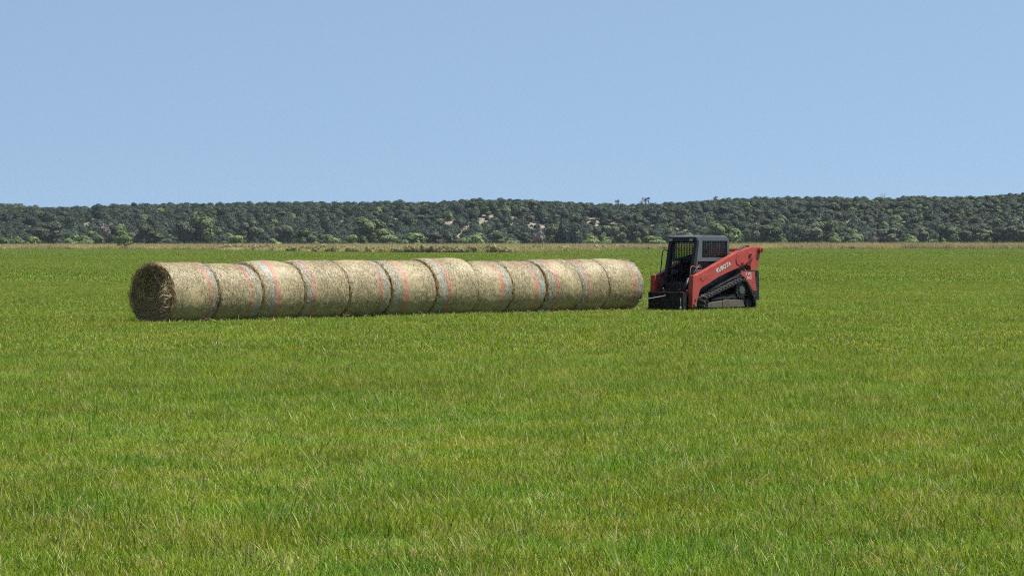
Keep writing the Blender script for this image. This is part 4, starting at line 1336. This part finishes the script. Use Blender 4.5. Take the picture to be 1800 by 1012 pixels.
b = MB(); b.box(-1.50, -1.30, -0.62, 0.62, 1.50, 1.66); b.tube([(-1.62, -0.8, 1.755), (-1.62, 0.8, 1.755)], 0.05, 14); b.build('cross_tube', M_RED, LO, bevel=0.01)
b = MB()
def arc(p0, p1, up, n=10):
    p0 = Vector(p0); p1 = Vector(p1)
    return [p0.lerp(p1, k / n) + Vector(up) * math.sin(math.pi * k / n) for k in range(n + 1)]
for dy in (0.70, 0.75, -0.70, -0.75):
    b = MB(); b.tube(arc((-0.62, dy, 1.72), (-1.36, dy * 0.95, 1.78), (0, 0, 0.13)), 0.017, 8)
    b.build('arm_hose', M_BLACK, LO, smooth=True)
b = MB()
b.tube(arc((1.25, 0.60, 1.08), (0.80, 0.58, 1.12), (0.0, 0.02, 0.17)), 0.010, 8)
b.tube(arc((1.30, 0.64, 1.06), (0.86, 0.60, 1.10), (0.0, 0.05, 0.24)), 0.010, 8)
b.tube(arc((1.40, 0.60, 1.03), (1.0, 0.54, 1.22), (0.10, 0.0, 0.16)), 0.010, 8)
b.build('coupler_hose', M_HOSE, LO, smooth=True)

# cab: roof, pillars, caged side panels, seat, controls
cab = None
def cab_side(s):
    """grey side panel with two openings, as a frame of prisms, and a grid of bars in each"""
    y0, y1 = sorted((0.47 * s, 0.525 * s))
    m = MB()
    def fr(x, z): return (x, z)
    # outline: front pillar leans forward downwards
    m.prism([(0.96, 2.04), (0.90, 2.11), (0.75, 2.145), (0.75, 2.02)], y0, y1)
    m.prism([(0.75, 2.145), (-0.30, 2.145), (-0.42, 2.11), (-0.40, 2.02), (0.75, 2.02)], y0, y1)
    m.prism([(-0.42, 2.11), (-0.475, 2.04), (-0.50, 1.20), (-0.40, 1.20), (-0.385, 1.96), (-0.40, 2.02)], y0, y1)
    m.prism([(0.96, 2.04), (0.75, 2.02), (0.77, 1.52), (0.95, 1.44), (1.04, 1.18), (1.16, 1.18)], y0, y1)
    m.prism([(0.77, 1.53), (-0.39, 1.53), (-0.39, 1.43), (0.955, 1.43), (0.95, 1.44)], y0, y1)
    m.prism([(1.04, 1.19), (-0.40, 1.19), (-0.40, 1.05), (1.10, 1.05), (1.16, 1.18)], y0, y1)
    o = m.build('cab_panel', M_CAB, LO, bevel=0.012)
    g_ = MB(); ya, yb = sorted((0.485 * s, 0.497 * s))
    def grid(x0, x1, z0, z1, st=0.075, w=0.011):
        nx_ = int(round((x1 - x0) / st)); nz_ = int(round((z1 - z0) / (st * 0.72)))
        for k in range(1, nx_):
            x = x0 + (x1 - x0) * k / nx_; g_.box(x - w, x + w, ya, yb, z0, z1)
        for k in range(1, nz_):
            z = z0 + (z1 - z0) * k / nz_; g_.box(x0, x1, ya + 0.012, yb + 0.012, z - w * 0.8, z + w * 0.8)
    grid(-0.40, 0.77, 1.50, 2.04); grid(-0.42, 1.0, 1.17, 1.45)
    g_.build('window_cage', M_BLACK, o)
    w_ = MB(); w_.box(-0.41, 0.78, 0.478 * s - 0.002, 0.478 * s + 0.002, 1.495, 2.045)
    w_.build('window_pane', M_PANE, o)
cab_side(1); cab_side(-1)
b = MB()
b.prism([(1.0, 2.085), (1.02, 2.13), (0.97, 2.165), (0.60, 2.185), (-0.25, 2.175), (-0.40, 2.145), (-0.48, 2.07), (-0.48, 2.04), (-0.40, 2.02), (0.75, 2.06)], -0.50, 0.50)
roof = b.build('cab_roof', M_CAB, LO, bevel=0.02)
b = MB(); b.prism([(0.80, 2.04), (0.98, 1.99), (1.035, 2.00), (1.03, 2.125), (1.003, 2.14), (0.99, 2.08), (0.80, 2.06)], -0.515, 0.515); b.build('front_visor', M_BLACK, LO, bevel=0.015)
for y in (0.36, -0.40):
    b = MB(); b.box(1.02, 1.065, y - 0.075, y + 0.075, 2.01, 2.09, 0); b.box(1.064, 1.070, y - 0.062, y + 0.062, 2.02, 2.08, 1)
    b.build('work_light', [M_BLACK, M_LAMP], LO, bevel=0.006)
for s in (1, -1):   # front pillars and black sill frames
    y0, y1 = sorted((0.42 * s, 0.532 * s))
    b = MB(); b.prism([(1.0, 2.05), (0.90, 2.05), (1.06, 1.10), (1.10, 0.72), (1.24, 0.72), (1.20, 1.14)], y0, y1); b.build('front_pillar', M_BLACK, LO, bevel=0.01)
b = MB()            # cab tub: rear wall, floor, lower sides
b.box(-0.46, -0.42, -0.46, 0.46, 0.95, 1.50); b.box(-0.42, 1.1, -0.44, 0.44, 0.62, 0.66)
b.box(-0.46, -0.43, -0.46, -0.40, 1.50, 2.05); b.box(-0.46, -0.43, 0.40, 0.46, 1.50, 2.05)
b.prism([(1.12, 0.62), (1.10, 1.05), (-0.42, 1.12), (-0.42, 0.62)], 0.43, 0.468); b.prism([(1.12, 0.62), (1.10, 1.05), (-0.42, 1.12), (-0.42, 0.62)], -0.468, -0.43)
b.build('cab_tub', M_DARK, LO)
b = MB()
for k in range(11): b.box(-0.455, -0.447, -0.385 + 0.077 * k - 0.012, -0.385 + 0.077 * k + 0.012, 1.50, 2.05)
for k in range(10): b.box(-0.465, -0.456, -0.40, 0.40, 1.53 + 0.054 * k - 0.010, 1.53 + 0.054 * k + 0.010)
rw = b.build('rear_window_cage', M_BLACK, LO)
b = MB(); b.box(-0.444, -0.440, -0.40, 0.40, 1.50, 2.05); b.build('window_pane', M_PANE_DARK, rw)
st = empty('seat', (0, 0, 0)); st.parent = LO
b = MB(); b.prism([(0.55, 0.98), (0.58, 1.08), (0.10, 1.06), (0.05, 0.92)], -0.25, 0.25); b.build('seat_cushion', M_DARK, st, bevel=0.03)
b = MB(); b.prism([(0.12, 1.04), (0.20, 1.08), (0.06, 1.62), (-0.06, 1.60), (-0.02, 1.04)], -0.24, 0.24); b.prism([(0.05, 1.62), (-0.05, 1.62), (-0.08, 1.78), (0.02, 1.79)], -0.13, 0.13); b.build('seat_back', M_DARK, st, bevel=0.03)
b = MB(); b.prism([(0.5, 0.70), (0.5, 0.94), (0.02, 0.94), (0.02, 0.70)], -0.2, 0.2); b.build('seat_base', M_DARK, st, bevel=0.01)
for s in (1, -1):
    b = MB(); b.box(0.35, 0.75, 0.29 * s - 0.05, 0.29 * s + 0.05, 1.12, 1.19); b.tube([(0.70, 0.29 * s, 1.18), (0.74, 0.29 * s, 1.36)], 0.022, 8); b.prism([(0.71, 1.34), (0.79, 1.36), (0.78, 1.45), (0.72, 1.46)], 0.29 * s - 0.025, 0.29 * s + 0.025)
    b.build('control_lever', M_DARK, LO, bevel=0.006)
b = MB(); b.tube([(0.1, -0.40, 1.62), (0.62, -0.38, 1.50), (0.68, -0.30, 1.47), (0.68, 0.30, 1.47), (0.62, 0.38, 1.50), (0.1, 0.40, 1.62)], 0.024, 8); b.build('lap_bar', M_DARK, LO, smooth=True)
b = MB(); b.tube([(1.10, -0.50, 1.74), (1.14, -0.60, 1.76), (1.18, -0.62, 1.70), (1.27, -0.62, 1.10), (1.24, -0.56, 1.04), (1.20, -0.50, 1.04)], 0.016, 8); b.build('grab_handle', M_BLACK, LO, smooth=True)
# front step below the cab opening, red sill with a row of white marks above it
b = MB(); b.prism([(1.10, 0.66), (1.32, 0.62), (1.34, 0.80), (1.12, 0.86)], -0.46, 0.46); b.build('step', M_BLACK, LO, bevel=0.012)
b = MB()
for k in range(6): b.prism([(1.346, 0.70), (1.349, 0.70), (1.349, 0.735), (1.346, 0.735)], 0.02 + 0.055 * k, 0.05 + 0.055 * k)
b.build('step_marks', M_HUB, LO)
b = MB(); b.prism([(1.18, 0.36), (1.46, 0.40), (1.47, 0.52), (1.40, 0.60), (1.18, 0.64)], -0.60, 0.60); b.prism([(1.42, 0.58), (1.47, 0.58), (1.44, 0.64), (1.40, 0.64)], -0.30, 0.30, 1); b.build('front_crossmember', [M_DRED, M_DARK], LO, bevel=0.012)
# tilt cylinders
for s in (1, -1):
    b = MB(); b.tube([(1.30, 0.45 * s, 0.95), (1.50, 0.45 * s, 0.55)], 0.045, 12); b.tube([(1.48, 0.45 * s, 0.60), (1.62, 0.45 * s, 0.36)], 0.024, 10, 1); b.build('tilt_cylinder', [M_BLACK, M_STEEL], LO, smooth=True)

# bale spear on the coupler plate
spf = empty('bale_spear', (0, 0, 0)); spf.parent = LO
b = MB()
b.box(1.70, 1.74, -0.63, 0.63, 0.06, 0.535)
b.box(1.60, 1.775, -0.66, -0.60, 0.05, 0.55); b.box(1.60, 1.775, 0.60, 0.66, 0.05, 0.55)
b.box(1.62, 1.79, -0.598, 0.598, 0.50, 0.56); b.box(1.66, 1.79, -0.598, 0.598, 0.04, 0.10)
b.box(1.741, 1.765, -0.32, -0.24, 0.10, 0.50); b.box(1.741, 1.765, 0.24, 0.32, 0.10, 0.50)
b.box(1.48, 1.70, -0.50, -0.40, 0.10, 0.46); b.box(1.48, 1.70, 0.40, 0.50, 0.10, 0.46)
b.build('spear_frame', M_BLACK, spf, bevel=0.008)
b = MB(); b.tube([(1.76, 0.0, 0.445), (2.1, 0.0, 0.412), (2.6, 0.0, 0.364), (2.93, 0.0, 0.333), (3.0, 0.0, 0.326)], 0.024, 12, 0, 0.008); b.tube([(1.745, 0, 0.446), (1.84, 0, 0.437)], 0.045, 12, 0)
b.build('spear', M_STEEL, spf, smooth=True)
for y in (0.58,):
    b = MB(); b.tube([(1.80, y, 0.02), (1.80, y, 0.15)], 0.032, 12); b.tube([(1.797, y, 0.15), (1.797, y, 0.40)], 0.016, 8)
    b.build('stabilizer_pin', M_LAMP, spf, smooth=True)

# ------------------------------------------------------------------ haze
m, nt = new_mat('haze'); N = NT(nt)
pv = N.n('ShaderNodeVolumePrincipled')
pv.inputs['Color'].default_value = (0.72, 0.84, 1.0, 1)
pv.inputs['Density'].default_value = 0.000038
pv.inputs['Anisotropy'].default_value = 0.0
out = N.n('ShaderNodeOutputMaterial'); N.l(pv.outputs[0], out.inputs['Volume'])
b = MB(); b.box(-1010, 1010, -310, 2710, -1.3, 46)
hz = b.build('haze', m); hz['kind'] = 'stuff'
